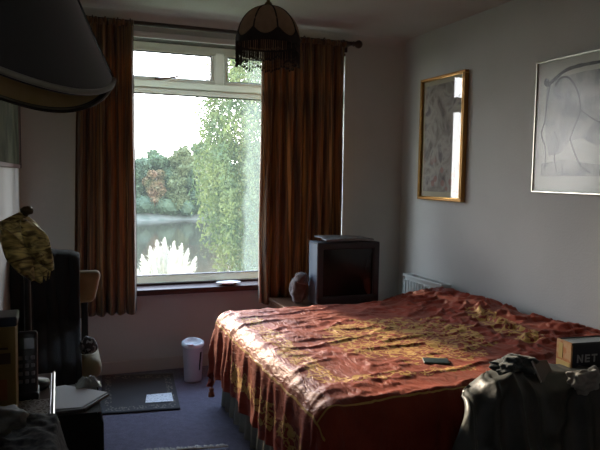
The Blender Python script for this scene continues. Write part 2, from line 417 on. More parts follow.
obj('fringe', b, dk, pl, True, kind='stuff')

# ------------------------------------------------------------------ chest of drawers in the recess with the table lamp
ch = thing('chest_of_drawers', (-2.95,-3.1,0), 'brown wooden chest with a pale metal edge, nearest at bottom left', 'chest of drawers')
b = BM(); box(b, -3.40,-2.545,-3.60,-2.515,.06,.775,.006); obj('body', b, 'chest', ch)
b = BM(); box(b, -3.41,-2.525,-3.62,-2.503,.775,.80,.004); obj('top', b, 'chest', ch)
b = BM(); box(b, -2.526,-2.5185,-3.62,-2.503,.776,.803,.003); obj('edge_strip', b, 'silver', ch, label='bright metal edge strip')
b = BM(); box(b, -3.38,-2.56,-3.58,-2.53,0,.06); obj('plinth', b, 'beading', ch)
for i in range(3):
    z0 = .09+.225*i
    b = BM(); box(b, -2.546,-2.532,-3.57,-2.54,z0,z0+.205,.004); d = obj('drawer', b, 'chest', ch)
    for y in (-3.35,-2.90):
        b = BM(); ball(b, (-2.522,y,z0+.10), .011, sub=2); tube(b, [(-2.535,y,z0+.10),(-2.522,y,z0+.10)], .006); obj('knob', b, 'gold2', d, True)
# big pagoda-shaped lampshade, seen from below
lx, ly = -2.664, -3.105
tl = thing('table_lamp', (lx,ly,.80), 'large table lamp with black flared shade and tan lining, close at top left', 'table lamp')
b = BM(); lathe(b, [(.085,0),(.09,.008),(.08,.022),(.035,.035),(.022,.06),(.034,.12),(.045,.19),(.030,.27),(.016,.33),(.020,.36),(.012,.38),(.010,.62)], (lx,ly,.80), 28); obj('base', b, 'black', tl, True)
b = BM(); tube(b, [(lx,ly,1.42),(lx,ly,1.88)], .005, 8); ball(b, (lx,ly,1.885), .012, sub=2)
for a in (0,2.09,4.19): tube(b, [(lx,ly,1.86),(lx+.09*math.cos(a),ly+.09*math.sin(a),1.86)], .0025, 5)
obj('fitting', b, 'black', tl, True)
b = BM(); ball(b, (lx,ly,1.62), .03, (1,1,1.5), sub=3); obj('bulb', b, mat('bulb_glass',(.55,.52,.45),.3), tl, True)
NP = 4
def rimz(th):
    q = (th*NP/(2*math.pi)) % 1.0
    return 1.534 - .046*math.sin(math.pi*q)**.9
def sh(th, v, off=0):
    q = (th*NP/(2*math.pi)) % 1.0
    zr = rimz(th); z = 1.88 + (zr-1.88)*v
    t = v
    r = .120 + .120*t + .020*t**2.6
    r *= 1 - .035*math.sin(math.pi*q)*t
    r += off
    return V((lx+r*math.cos(th), ly+r*math.sin(th), z))
ph0 = 0.0
b = BM(); grid(b, 160, 30, lambda u, v: sh(u*2*math.pi+ph0, v), closed=True); obj('shade', b, mat('black_shade_silk',(.016,.018,.018),.45,sheen=.3), tl, True)
lin = noisy(mat('tan_shade_lining', rough=.7), (.50,.36,.15), (.58,.42,.20), 12)
b = BM(); grid(b, 160, 30, lambda u, v: sh(u*2*math.pi+ph0, v*.985, -.003), closed=True); obj('lining', b, lin, tl, True)
b = BM(); tube(b, [sh(k*2*math.pi/200+ph0, 1.0) for k in range(201)], .0050, 8, False); obj('trim', b, mat('cream_braid',(.20,.19,.14),.5,sheen=.2), tl, True)
b = BM(); tube(b, [sh(k*2*math.pi/200+ph0, 1.0, -.006)-V((0,0,.003)) for k in range(201)], .0035, 6, False); obj('inner_braid', b, dk, tl, True)
for k in range(NP):
    th = k*2*math.pi/NP
    b = BM(); tube(b, [sh(th+.0001, j/20, .001) for j in range(21)], .003, 6); obj('rib', b, mat('black_piping',(.03,.032,.032),.25), tl, True)

# yellow carton, phone, gilded ornament, lace and cloth on the chest
t = thing('carton', (-2.74,-2.95,.8), 'yellow printed carton with a dark lid standing on the chest at the left edge', 'box')
ym = noisy(mat('yellow_card', rough=.5), (.30,.20,.055), (.36,.25,.08), 4)
b = BM(); box(b, -2.79,-2.599,-2.824,-2.745,.801,1.010,.002); bx_ = obj('box', b, ym, t)
b = BM(); box(b, -2.794,-2.595,-2.828,-2.741,1.010,1.032,.004); obj('lid', b, mat('navy_lid',(.02,.03,.05),.35), t)
b = BM(); box(b, -2.636,-2.610,-2.8255,-2.8242,.925,.950,.0004); box(b, -2.66,-2.615,-2.8255,-2.8242,.958,.963,.0004)
obj('printed_mark', b, mat('print_dark',(.10,.055,.03),.5), bx_)
b = BM(); box(b, -2.640,-2.618,-2.8255,-2.8242,.842,.890,.0004); obj('printed_mark', b, mat('print_orange',(.36,.13,.04),.5), bx_)
t = thing('cordless_phone', (-2.59,-2.80,.8), 'black cordless phone with rows of buttons standing behind the yellow carton', 'phone')
mx = Matrix.Translation((-2.582,-2.695,.808)) @ Matrix.Rotation(R(-12),4,'X')
b = BM(); box(b, -.024,.024,-.018,.012,0,.155,.007,3,mx); ph_ = obj('handset', b, 'black', t, True)
b = BM(); box(b, -.027,.027,-.03,.04,-.003,.015,.005,3,Matrix.Translation((-2.582,-2.695,.804))); obj('cradle', b, 'black', t, True)
bt = mat('button_grey', (.22,.22,.24), .4)
for i in range(4):
    for j in range(3):
        b = BM(); box(b, -.019+j*.014,-.010+j*.014,-.022,-.016,.028+i*.019,.038+i*.019,.002,2,mx); obj('button', b, bt, ph_)
b = BM(); box(b, -.018,.018,-.021,-.016,.110,.140,.002,2,mx); obj('display', b, mat('phone_display',(.05,.07,.07),.15), ph_)

# gilded shell-like ornament on a black stand
t = thing('ornament', (-2.625,-2.70,.80), 'golden carved leaf-shaped ornament on a black stand, leaning above the chest', 'ornament')
gm = noisy(mat('antique_gilt', rough=.38, metal=.35), (.12,.080,.025), (.70,.54,.18), 24, 4, .36, .60, stretch=(1,1,2.5), dist=1.5)
b = BM(); lathe(b, [(.05,0),(.05,.012),(.02,.02),(.009,.04),(.008,.28),(.012,.30)], (-2.582,-2.615,.801), 20); obj('stand', b, 'black', t, True)
b = BM()
c0 = V((-2.622,-2.60,1.242)); c1 = V((-2.540,-2.60,1.085))
ax = (c1-c0); side = V((ax.z,0,-ax.x)).normalized()
def orn(u, v):
    th = u*2*math.pi; s = v
    wdt = .056*math.sin(math.pi*min(1,max(0,s*.86+.10)))**.62*(1-.12*s)
    p = c0 + ax*s
    fl = 1 + .13*math.cos(th*7+s*2.5)*s + .10*fb(V((math.cos(th)*2, math.sin(th)*2, s*5)))
    return p + side*(math.cos(th)*wdt*fl) + V((0,1,0))*(math.sin(th)*wdt*.55*fl) + V((0,0,-.012))*math.cos(th*7)*s*s
grid(b, 72, 36, orn, closed=True)
obj('leaf_body', b, gm, t, True)
for sgn in (-1,1):
    b = BM()
    def petal(u, v, sgn=sgn):
        a = (u-.5)*2; s = v
        wd = .026*math.sin(math.pi*(s*.9+.05))
        p = c0.lerp(c1, .10+.84*s) + side*(sgn*.026+a*wd) + V((0,-.030-.012*(1-a*a)+.004*math.sin(s*22),0))
        return p
    grid(b, 12, 30, petal); obj('petal', b, gm, t, True, solid=.003)
b = BM(); ball(b, (-2.580,-2.60,1.258), .013, (1.2,1,.9), 3, .2); tube(b, [(-2.605,-2.60,1.215),(-2.582,-2.60,1.252)], .008); obj('knob', b, mat('dark_brass',(.06,.045,.02),.3,.6), t, True)

b = BM()                                        # lace mat
lm = mat('white_lace', (.50,.48,.45), .9)
tcn = N(lm,'ShaderNodeTexCoord'); vo = N(lm,'ShaderNodeTexVoronoi', Scale=95, feature='DISTANCE_TO_EDGE'); L(lm, tcn,'Object',vo,'Vector')
ms = N(lm,'ShaderNodeMath', operation='LESS_THAN'); ms.inputs[1].default_value=.16; L(lm, vo,0,ms,0); L(lm, ms,0,P(lm),'Alpha')
grid(b, 30, 30, lambda u, v: V((-2.78+.250*u+.004*math.sin(v*25), -3.10+.37*v+.006*math.sin(u*25), .8045+.0015*fb(V((u*6,v*6,0))))))
obj('lace_mat', b, lm, None, True, label='white lace mat spread on the chest beside the yellow carton', cat='mat')
b = BM()                                        # dark crumpled scarf
sm = noisy(mat('patterned_scarf', rough=.85), (.012,.012,.013), (.07,.065,.058), 70, 3, .45, .62)
def scarf(u, v):
    x = -2.80+.31*u; y = -3.24+.37*v
    z = .8125+.030*max(0,math.sin(math.pi*min(1,u*1.0))**.5)*max(0,math.sin(math.pi*v))**.5*(.8+.9*fbm(u*3.1,v*3.7,2)) 
    if x > -2.515: z -= min(.09,(x+2.515)*4.0)
    return V((x, y, z+.006*fb(V((u*12,v*12,5)))))
grid(b, 60, 60, scarf); obj('scarf', b, sm, None, True, solid=.004, label='dark speckled scarf bunched on the near end of the chest', cat='scarf')
t = thing('stone_dish', (-2.70,-3.30,.84), 'rough grey-green stone dish on the scarf at the bottom left corner', 'dish')
b = BM(); ball(b, (-2.620,-3.02,.868), .044, (1.2,1,.55), 3, .35, 2.5, 4)
obj('bowl', b, noisy(mat('mottled_stone', rough=.6), (.035,.035,.028), (.12,.115,.09), 30), t, True)
# string of beads hanging over the metal edge
t = thing('bead_necklace', (-2.548,-3.10,.70), 'string of dark shiny beads hanging over the metal edge of the chest', 'necklace')
gb = mat('glass_bead', (.10,.09,.07), .12, coat=.5)
for k in range(12):
    a = k/11
    b = BM(); ball(b, (-2.5125+.001*math.sin(k*2), -2.90-.07*a+.012*math.sin(k), .80-.11*math.sin(math.pi*a)+.003), .0058, sub=2); obj('bead', b, gb, t, True)

# ------------------------------------------------------------------ cloth covered side table with papers
t = thing('side_table', (-2.55,-2.2,0), 'low square table under a black cloth, between the chest and the chair', 'side table')
b = BM(); box(b, -2.70,-2.40,-2.17,-1.90,.525,.545,.004); obj('tabletop', b, 'black', t)
for x in (-2.69,-2.43):
    for y in (-2.15,-1.92):
        b = BM(); box(b, x-.015,x+.015,y-.015,y+.015,0,.525,.003); obj('leg', b, 'black', t)
b = BM()
def perim(u):
    x0,x1,y0,y1 = -2.725,-2.372,-2.195,-1.875
    w_, h_ = x1-x0, y1-y0; s = u*2*(w_+h_)
    if s < w_: return V((x0+s,y0,0)), V((0,-1,0))
    s -= w_
    if s < h_: return V((x1,y0+s,0)), V((1,0,0))
    s -= h_
    if s < w_: return V((x1-s,y1,0)), V((0,1,0))
    s -= w_
    return V((x0,y1-s,0)), V((-1,0,0))
def skirtf(u, v):
    p, n = perim(u % 1.0)
    k = 1-v
    f = math.sin(u*2*math.pi*17)*.007*k + .003*fb(V((u*30,v*3,0)))*k
    if n.x < 0: f = -abs(f)
    return p + n*f - n*.020*(v>.97) + V((0,0,.02+.532*v))
grid(b, 240, 14, skirtf, closed=True)
grid(b, 4, 4, lambda u, v: V((-2.715+.335*u, -2.185+.30*v, .5545)))
obj('black_tablecloth', b, 'blackcloth', None, True, label='black cloth hanging to the floor over the low side table', cat='tablecloth')
def sheet(name, poly, z, m, label, cat='paper', group=None, th=.0016, curl=0):
    b = BM(); prism(b, poly, z, z+th)
    return obj(name, b, m, None, label=label, cat=cat, group=group)
sheet('magazine', [(-2.60,-2.175),(-2.43,-2.168),(-2.345,-2.045),(-2.45,-1.90),(-2.60,-1.93)], .5575, mat('dim_cover',(.10,.09,.09),.4), 'dark magazine lying under the white sheets on the black cloth', 'magazine', th=.008)
sheet('paper_sheet', [(-2.575,-2.14),(-2.44,-2.159),(-2.350,-2.032),(-2.491,-1.906),(-2.60,-1.93)], .5665, 'paper', 'white paper sheet lying on the magazine on the black covered table')
b = BM()
grid(b, 24, 24, lambda u, v: V((-2.455+.09*u, -1.965+.07*v, .5675+.030*max(0,math.sin(math.pi*u)*math.sin(math.pi*v))*(1+.9*fbm(u*4,v*4,9)))))
obj('plastic_bag', b, mat('crumpled_plastic',(.28,.33,.33),.15), None, True, solid=.001, label='crumpled clear plastic bag behind the white sheet on the table', cat='bag')
b = BM(); box(b, -.13,.13,-.15,.15,0,.006,.002,2,Matrix.Translation((-2.43,-2.60,.15)) @ Matrix.Rotation(R(72),4,'X') @ Matrix.Rotation(R(10),4,'Z'))
for v in b.verts: v.co.z += 0
zmin = min(v.co.z for v in b.verts)
for v in b.verts: v.co.z -= zmin-.001
obj('folder', b, mat('grey_card',(.16,.16,.155),.5), None, label='thin grey folder leaning against the side table at the bottom edge', cat='folder')

# ------------------------------------------------------------------ office chair and black coat
t = thing('office_chair', (-2.52,-1.15,0), 'tan upholstered office chair by the left curtain, draped with a black coat', 'chair')
tan = noisy(mat('tan_upholstery', rough=.75, sheen=.2, bump=.2, bscale=300), (.32,.20,.09), (.38,.245,.11), 12)
b = BM(); box(b, -2.70,-2.325,-1.36,-1.0,.395,.50,.048,5); obj('seat', b, mat('olive_upholstery',(.24,.21,.11),.75,sheen=.2), t, True)
b = BM()
box(b, -.185,.215,-.035,.035,0,.165,.034,6,Matrix.Translation((-2.52,-1.02,.700)) @ Matrix.Rotation(R(6),4,'X'))
for v in b.verts:
    q = (v.co.z-.62)/.36
    v.co.y += .02*math.cos((v.co.x+2.52)*6)
    if v.co.x > -2.42: v.co.x += .035*((v.co.z-.70)/.165-1)*((v.co.x+2.42)/.11)
obj('backrest', b, tan, t, True)
for v_ in ():
    pass
b = BM(); box(b, -2.405,-2.372,-1.008,-.992,.38,.74,.004); box(b, -2.405,-2.372,-1.15,-.992,.375,.39,.004); obj('back_support', b, 'black', t)
b = BM(); tube(b, [(-2.53,-1.17,.10),(-2.53,-1.17,.39)], .022, 12); obj('column', b, 'black', t, True)
for k in range(5):
    a = k*2*math.pi/5+.5; e = V((-2.53+.18*math.cos(a), -1.17+.18*math.sin(a), .065))
    b = BM(); tube(b, [(-2.53,-1.17,.11), e], [.022,.013], 8); lg = obj('leg', b, 'black', t, True)
    b = BM(); lathe(b, [(.022,-.009),(.024,-.005),(.024,.005),(.022,.009)], (0,0,0), 16)
    for v in b.verts: v.co = V((e.x+v.co.z, e.y+v.co.x, .025+v.co.y))
    tube(b, [(e.x,e.y,.03),(e.x,e.y,.07)], .006, 6); obj('caster', b, 'black', lg, True)
# coat hung over the backrest
b = BM()
def coat(u, v):
    # u across, v: 0 front hem -> .5 over the top -> 1 back hem
    x = -2.722+.305*u
    s = (v-.5)*2
    top = .950+.022*math.sin(math.pi*u)+.008*fb(V((u*4,0,0)))
    if abs(s) < .12: q = s/.12; y = -1.035 + .070*q; z = top-.018*q*q
    else:
        d = (abs(s)-.12)/.88; sg = 1 if s > 0 else -1
        ln = .80 if s < 0 else .42
        y = -1.035 + sg*(.070+.02*d*(1 if s>0 else 1)); z = top-.018-ln*d
        if s < 0 and z < .62: y -= min((.62-z)*2.4, .31)
    f = .014*math.sin(u*17+v*3)+.012*fbm(u*5,v*6,3)
    return V((x+.008*fb(V((u*3,v*5,7)))*(0 if u<.05 else 1), y-abs(f)*(1 if s<0 else -1), z))
grid(b, 50, 70, coat); obj('coat', b, 'blackcloth', None, True, solid=.012, label='black coat draped over the back and seat of the office chair', cat='coat')
b = BM()
pm = noisy(mat('patterned_pouch', rough=.7), (.015,.015,.017), (.30,.30,.31), 55, 2, .52, .58)
ball(b, (-2.385,-1.27,.545), .038, (1.1,.9,1.1), 3, .3, 2, 3)
obj('pouch', b, pm, None, True, label='small black and white patterned pouch on the right of the chair seat', cat='pouch')

# ------------------------------------------------------------------ pictures
def frame(bm, y0, y1, z0, z1, x_in, x_out, w_, bev, face):
    # four mitred bars around the opening, on a wall at x = face
    a, c = sorted((x_in, x_out))
    for (p0,p1,q0,q1) in ((y0,y1,z1-w_,z1),(y0,y1,z0,z0+w_),(y0,y0+w_,z0+w_,z1-w_),(y1-w_,y1,z0+w_,z1-w_)):
        box(bm, a, c, p0, p1, q0, q1, bev)
t = thing('framed_picture', (0,-.55,1.63), 'portrait print in a gold frame on the right wall nearest the window', 'picture')
y0,y1,z0,z1 = -.842,-.295,1.197,2.060
b = BM(); frame(b, y0,y1,z0,z1, -.0005,-.035,.022,.004,0); f = obj('frame', b, 'gold', t)
b = BM(); frame(b, y0+.018,y1-.018,z0+.018,z1-.018, -.028,-.038,.007,.002,0); obj('inner_bead', b, 'gold2', f)
b = BM(); box(b, -.014,-.004,y0+.02,y1-.02,z0+.02,z1-.02); obj('mount', b, mat('cream_mount',(.62,.59,.42),.8), t)
pr = mat('muted_floral_print', rough=.8)
tc = N(pr,'ShaderNodeTexCoord'); n1 = N(pr,'ShaderNodeTexNoise', Scale=7, Detail=6, Distortion=1.2); L(pr,tc,'Object',n1,'Vector')
r1 = ramp(pr,[(.30,(.16,.14,.13)),(.45,(.40,.37,.32)),(.55,(.52,.51,.44)),(.68,(.22,.20,.20))]); L(pr,n1,'Fac',r1,'Fac')
n2 = N(pr,'ShaderNodeTexVoronoi', Scale=13); L(pr,tc,'Object',n2,'Vector'); sp = N(pr,'ShaderNodeSeparateXYZ'); L(pr,tc,'Object',sp,0)
mr = N(pr,'ShaderNodeMapRange'); L(pr,sp,'Z',mr,0); mr.inputs[1].default_value=-.10; mr.inputs[2].default_value=-.2; mr.inputs[3].default_value=0; mr.inputs[4].default_value=.75
lt = N(pr,'ShaderNodeMath',operation='LESS_THAN'); L(pr,n2,'Distance',lt,0); lt.inputs[1].default_value=.30
ml = N(pr,'ShaderNodeMath',operation='MULTIPLY'); L(pr,lt,0,ml,0); L(pr,mr,0,ml,1)
mc = N(pr,'ShaderNodeMix',data_type='RGBA'); L(pr,ml,0,mc,0); pr.node_tree.links.new(r1.outputs[0],mc.inputs[6]); mc.inputs[7].default_value=(.42,.20,.17,1)
pr.node_tree.links.new(mc.outputs[2],P(pr).inputs['Base Color'])
b = BM(); box(b, -.0155,-.0140,y0+.055,y1-.05,z0+.060,z1-.055); obj('print', b, pr, t)
b = BM(); box(b, -.022,-.0200,y0+.02,y1-.02,z0+.02,z1-.02); obj('glass', b, 'picglass', t)

t = thing('framed_picture', (0,-1.9,1.64), 'pale animal drawing in a thin silver frame on the right wall above the bed', 'picture')
y0,y1,z0,z1 = -2.36,-1.487,1.284,2.000
b = BM(); frame(b, y0,y1,z0,z1, -.0005,-.022,.009,.002,0); obj('frame', b, 'silver', t)
b = BM(); frame(b, y0-.001,y1+.001,z0-.001,z1+.001, -.0005,-.012,.008,.001,0); obj('backing_edge', b, 'beading', t)
b = BM(); box(b, -.010,-.003,y0+.008,y1-.008,z0+.008,z1-.008); obj('sheet', b, mat('pale_art_paper',(.66,.71,.62),.8), t)
ink = noisy(mat('grey_charcoal', rough=.9), (.05,.06,.06), (.10,.11,.105), 40)
wash = mat('grey_wash', (.30,.33,.31), .9)
tcw = N(wash,'ShaderNodeTexCoord'); nw = N(wash,'ShaderNodeTexNoise', Scale=9, Detail=6); L(wash,tcw,'Object',nw,'Vector')
rw = ramp(wash,[(.38,(.50,.54,.48)),(.62,(.20,.225,.215))]); L(wash,nw,'Fac',rw,'Fac'); L(wash,rw,'Color',P(wash),'Base Color')
def Q(a, c):      # picture coordinates: a 0..1 from window side, c 0..1 upward
    return (y1 - a*(y1-y0), z0 + c*(z1-z0))
def stroke(bm, pts, w0, w1=None, x=-.0105):
    w1 = w0 if w1 is None else w1
    # Catmull-Rom through the points, laid flat on the sheet
    P_ = [V((*Q(*p),0)) for p in pts]; out = []
    for i in range(len(P_)-1):
        p0,p1,p2,p3 = P_[max(i-1,0)],P_[i],P_[i+1],P_[min(i+2,len(P_)-1)]
        for k in range(8):
            s = k/8; out.append(.5*((2*p1)+(p2-p0)*s+(2*p0-5*p1+4*p2-p3)*s*s+(3*p1-p0-3*p2+p3)*s**3))
    out.append(P_[-1]); va = []
    for i, p in enumerate(out):
        d = (out[min(i+1,len(out)-1)]-out[max(i-1,0)]).normalized(); n = V((-d.y,d.x,0)); ww = (w0+(w1-w0)*i/(len(out)-1))/2*(1+.3*fb(V((i*.4,w0*100,0))))
        va.append((bm.verts.new((x,p.x+n.x*ww,p.y+n.y*ww)), bm.verts.new((x,p.x-n.x*ww,p.y-n.y*ww))))
    for a, c in zip(va, va[1:]): bm.faces.new((a[0],a[1],c[1],c[0]))
b = BM()
poly = [(.09,.80),(.14,.84),(.24,.86),(.40,.87),(.62,.86),(.78,.82),(.86,.72),(.88,.55),(.80,.42),(.66,.36),(.50,.34),(.40,.40),(.30,.38),(.24,.30),(.13,.28),(.10,.40),(.08,.60)]
b.faces.new([b.verts.new((-.0102,*Q(*p))) for p in poly])
poly = [(.07,.13),(.93,.13),(.93,.21),(.70,.19),(.45,.22),(.25,.25),(.07,.22)]
b.faces.new([b.verts.new((-.0102,*Q(*p))) for p in poly])
obj('wash_shading', b, wash, t)
b = BM()
stroke(b, [(.085,.855),(.11,.825),(.16,.855),(.24,.90),(.36,.915),(.55,.91),(.72,.90),(.84,.84)], .022, .014)
stroke(b, [(.085,.86),(.07,.84),(.085,.815),(.12,.81)], .020, .010)
stroke(b, [(.12,.83),(.095,.70),(.085,.55),(.06,.45),(.10,.33),(.10,.17)], .008)
stroke(b, [(.16,.80),(.20,.85),(.27,.84),(.34,.74),(.37,.60),(.33,.48),(.30,.40)], .012, .006)
stroke(b, [(.17,.46),(.21,.36),(.18,.27),(.21,.15)], .007)
stroke(b, [(.30,.40),(.35,.28),(.40,.20),(.47,.15)], .008)
stroke(b, [(.37,.60),(.52,.50),(.68,.47),(.80,.52)], .006)
stroke(b, [(.84,.84),(.90,.76),(.88,.64),(.82,.56),(.80,.40),(.82,.16)], .010)
stroke(b, [(.70,.46),(.71,.30),(.69,.15)], .007)
stroke(b, [(.84,.84),(.90,.90),(.95,.93)], .009, .004)
for k in range(60):
    a = .07+.85*k/60; h_ = random.uniform(.04,.09); stroke(b, [(a,.13),(a+random.uniform(-.01,.02),.13+h_)], .003, .002)
obj('drawing', b, ink, t)
b = BM(); box(b, -.016,-.0150,y0+.006,y1-.006,z0+.006,z1-.006); obj('glass', b, 'picglass2', t)

t = thing('framed_picture', (XL,-.6,1.65), 'murky green picture in a dark red-brown frame on the left wall', 'picture')
y0,y1,z0,z1 = -2.0,-.19,1.375,2.06
b = BM(); frame(b, y0,y1,z0,z1, XL+.0005,XL+.018,.020,.003,0); obj('frame', b, mat('red_brown_frame',(.10,.030,.018),.35), t)
b = BM(); box(b, XL+.0225,XL+.004,y1-.004,y1+.001,z0,z1,.0008); obj('edge_fillet', b, 'beading', t)
b = BM(); box(b, XL+.004,XL+.012,y0+.02,y1-.02,z0+.02,z1-.02); obj('print', b, noisy(mat('murky_green_print', rough=1, spec=.1), (.05,.055,.035), (.10,.105,.07), 6), t)

# ------------------------------------------------------------------ radiator
t = thing('radiator', (-.06,-.5,.12), 'white ribbed radiator on the right wall between the corner and the bed', 'radiator')
ya, yb, rz0, rz1 = -.755,-.235,.12,.625
b = BM(); box(b, -.085,-.078,ya,yb,rz0,rz1,.002)
n = 13
for i in range(n):
    y = ya+.025+(yb-ya-.05)*i/(n-1); box(b, -.099,-.082,y-.011,y+.011,rz0+.03,rz1-.03,.005,2)
obj('panel', b, 'rad', t)
b = BM()
box(b, -.103,-.095,ya,yb,rz1-.004,rz1+.014,.002); box(b, -.032,-.024,ya,yb,rz1-.004,rz1+.014,.002)
for i in range(24):
    y = ya+(yb-ya)*(i+.5)/24; box(b, -.098,-.028,y-.004,y+.004,rz1-.002,rz1+.010)
obj('top_grille', b, 'rad', t)
b = BM(); box(b, -.035,-.028,ya,yb,rz0,rz1,.002); obj('rear_panel', b, 'rad', t)
for y in (ya,yb-.004):
    b = BM(); box(b, -.099,-.028,y,y+.004,rz0,rz1); obj('side_cover', b, 'rad', t)
for y in (ya+.1,yb-.1):
    b = BM(); box(b, -.030,-.0005,y-.02,y+.02,rz0+.1,rz1-.1); obj('bracket', b, 'rad', t)
b = BM(); tube(b, [(-.06,yb+.02,0),(-.06,yb+.02,.15),(-.06,yb-.005,.15)], .008, 8); obj('pipe', b, 'white', t, True)

# ------------------------------------------------------------------ television on its stand
t = thing('tv_stand', (-.76,-.4,0), 'dark wooden television stand behind the bed, under the television', 'tv stand')
b = BM(); box(b, -1.14,-.42,-.60,-.185,.475,.50,.004); obj('top', b, 'chest', t)
for x in (-1.13,-.445):
    b = BM(); box(b, x,x+.022,-.59,-.195,0,.475,.003); obj('side_panel', b, 'chest', t)
b = BM(); box(b, -1.108,-.445,-.58,-.20,.22,.24,.003); obj('shelf', b, 'chest', t)
t = thing('television', (-.71,-.4,.50), 'dark boxy tube television standing behind the bed by the right curtain', 'television')
x0,x1 = -.928,-.470; zb, zt_ = .503,.918; yf = -.56
b = BM()                                       # bezel ring
fw_ = .045
box(b, x0,x1,yf,yf+.075,zt_-fw_,zt_,.010,3); box(b, x0,x1,yf,yf+.075,zb,zb+.055,.010,3)
box(b, x0,x0+fw_,yf,yf+.075,zb+.02,zt_-.02,.010,3); box(b, x1-fw_,x1,yf,yf+.075,zb+.02,zt_-.02,.010,3)
obj('bezel', b, 'tv', t)
b = BM()
def scr(u, v):
    a, c = u*2-1, v*2-1
    return V((x0+fw_-.002+(x1-x0-2*fw_+.004)*u, yf+.020-.012*(1-a*a)*(1-c*c*.5)-.0, zb+.05+(zt_-zb-.093)*v))
grid(b, 24, 20, scr); obj('screen', b, 'screen', t, True)
b = BM()                                       # tapering rear housing
secs = [(yf+.07,0,0),(yf+.16,.005,.0),(yf+.30,.08,.06),(yf+.36,.10,.08)]
rr = []
for y, dx, dz in secs: rr.append([b.verts.new(p) for p in ((x0+.004+dx,y,zb+.002),(x1-.004-dx,y,zb+.002),(x1-.004-dx,y,zt_-.004-dz),(x0+.004+dx,y,zt_-.004-dz))])
for a, c in zip(rr, rr[1:]):
    for k in range(4): b.faces.new((a[k],a[(k+1)%4],c[(k+1)%4],c[k]))
b.faces.new(rr[0]); b.faces.new(rr[-1][::-1]); obj('rear_housing', b, 'tvside', t)
b = BM(); box(b, x0-.001,x0+.0035,yf+.008,yf+.15,zb+.008,zt_-.008,.0015); box(b, x0-.001,x0+.05,yf+.004,yf+.15,zt_-.002,zt_+.0025,.001); obj('side_trim', b, 'tvside', t)
for k in range(4):
    b = BM(); box(b, x1-.16+k*.025,x1-.145+k*.025,yf-.003,yf+.002,zb+.02,zb+.03,.001); obj('button', b, 'black', t)
b = BM()
def news(u, v):
    x = -.872+.36*u; y = -.575+.22*v+.03*u
    return V((x, y, .9265+.010*v*(1-u)+.012*max(0,.35-u)*math.sin(math.pi*v)+.006*fb(V((u*3,v*3,2)))+ .004*math.sin(u*4)))
grid(b, 24, 12, news)
o = obj('newspaper', b, noisy(mat('newsprint', rough=.8), (.18,.19,.20), (.28,.29,.30), 40), None, True, label='folded grey newspaper lying on top of the television', cat='newspaper')
md = o.modifiers.new('t','SOLIDIFY'); md.thickness=.010; md.offset=1
o.location.z = .9245
b = BM()
ball(b, (-1.005,-.42,.60), .068, (.85,.9,1.45), 4, .2, 2.2, 3); ball(b, (-.99,-.44,.665), .048, (1,1,1), 3, .2, 3, 1)
zz = min(v.co.z for v in b.verts)
for v in b.verts: v.co.z += .502-zz
obj('plush_toy', b, noisy(mat('grey_brown_plush', rough=1, sheen=.6, bump=.8, bscale=160), (.060,.045,.037), (.095,.073,.06), 30), None, True, label='grey-brown furry plush bundle sitting left of the television', cat='soft toy')

# ------------------------------------------------------------------ plate on the sill
t = thing('plate', (-1.40,-.01,.575), 'white plate with a reddish centre on the dark window sill', 'plate')
pxx, pyy = -1.385, -.015
b = BM(); lathe(b, [(.045,0),(.05,.002),(.085,.014),(.092,.018),(.088,.019),(.05,.006),(.0,.005)], (pxx,pyy,.576), 40, .98, .62); obj('dish', b, mat('plate_white',(.72,.74,.76),.15), t, True)
b = BM(); lathe(b, [(.055,0),(.058,.003),(.03,.006),(.001,.006)], (pxx,pyy,.5835), 32, .98, .62); obj('food_remains', b, mat('red_brown_food',(.36,.14,.09),.5), t, True)

# ------------------------------------------------------------------ waste bin
t = thing('waste_bin', (-1.695,-.27,0), 'slim white plastic waste bin against the back wall', 'bin')
bx0, by0 = -1.694,-.30
b = BM(); lathe(b, [(.052,0),(.056,.004),(.068,.235),(.070,.24)], (bx0,by0,.001), 40, 1, .95); obj('body', b, 'plastic', t, True)
b = BM(); lathe(b, [(.073,.232),(.075,.238),(.074,.252),(.062,.262),(.052,.262),(.048,.250),(.001,.243)], (bx0,by0,.001), 40, 1, .95)
for v in b.verts: v.co.z += (v.co.y-by0)*.18
obj('lid', b, 'lidp', t, True)
b = BM(); lathe(b, [(.001,0),(.020,.0),(.023,.004),(.020,.009),(.001,.010)], (bx0-.028,by0-.055,.250), 20, 1, .8); obj('lid_tab', b, 'plastic', t, True)
b = BM()
def slot(u, v):
    a = -1.08+.20*u+.06*v; r = .0675-.012*(1-v)+.0012
    return V((bx0+r*math.cos(a)*1.0, by0+r*.95*math.sin(a), .055+.145*v))
grid(b, 6, 20, slot)
for v in b.verts: pass
obj('side_slot', b, 'black', t, True, solid=.002)

# ------------------------------------------------------------------ rugs and paper on the floor
rugm = mat('dark_patterned_rug', rough=.95, sheen=.2)
uvn = N(rugm,'ShaderNodeUVMap'); sp = N(rugm,'ShaderNodeSeparateXYZ'); L(rugm,uvn,0,sp,0)
def mt(m,op,a,b_=None):
    n = N(m,'ShaderNodeMath',operation=op)
    for i,x in enumerate((a,b_)):
        if x is None: continue
        if isinstance(x,(int,float)): n.inputs[i].default_value=x
        else: m.node_tree.links.new(x,n.inputs[i])
    return n.outputs[0]
U_,W_ = sp.outputs[0], sp.outputs[1]
ed = mt(rugm,'MINIMUM', mt(rugm,'MINIMUM',U_,mt(rugm,'SUBTRACT',1.0,U_)), mt(rugm,'MINIMUM',W_,mt(rugm,'SUBTRACT',1.0,W_)))
bd = mt(rugm,'MULTIPLY', mt(rugm,'GREATER_THAN',ed,.045), mt(rugm,'LESS_THAN',ed,.13))
vo = N(rugm,'ShaderNodeTexVoronoi',Scale=34); L(rugm,uvn,0,vo,'Vector')
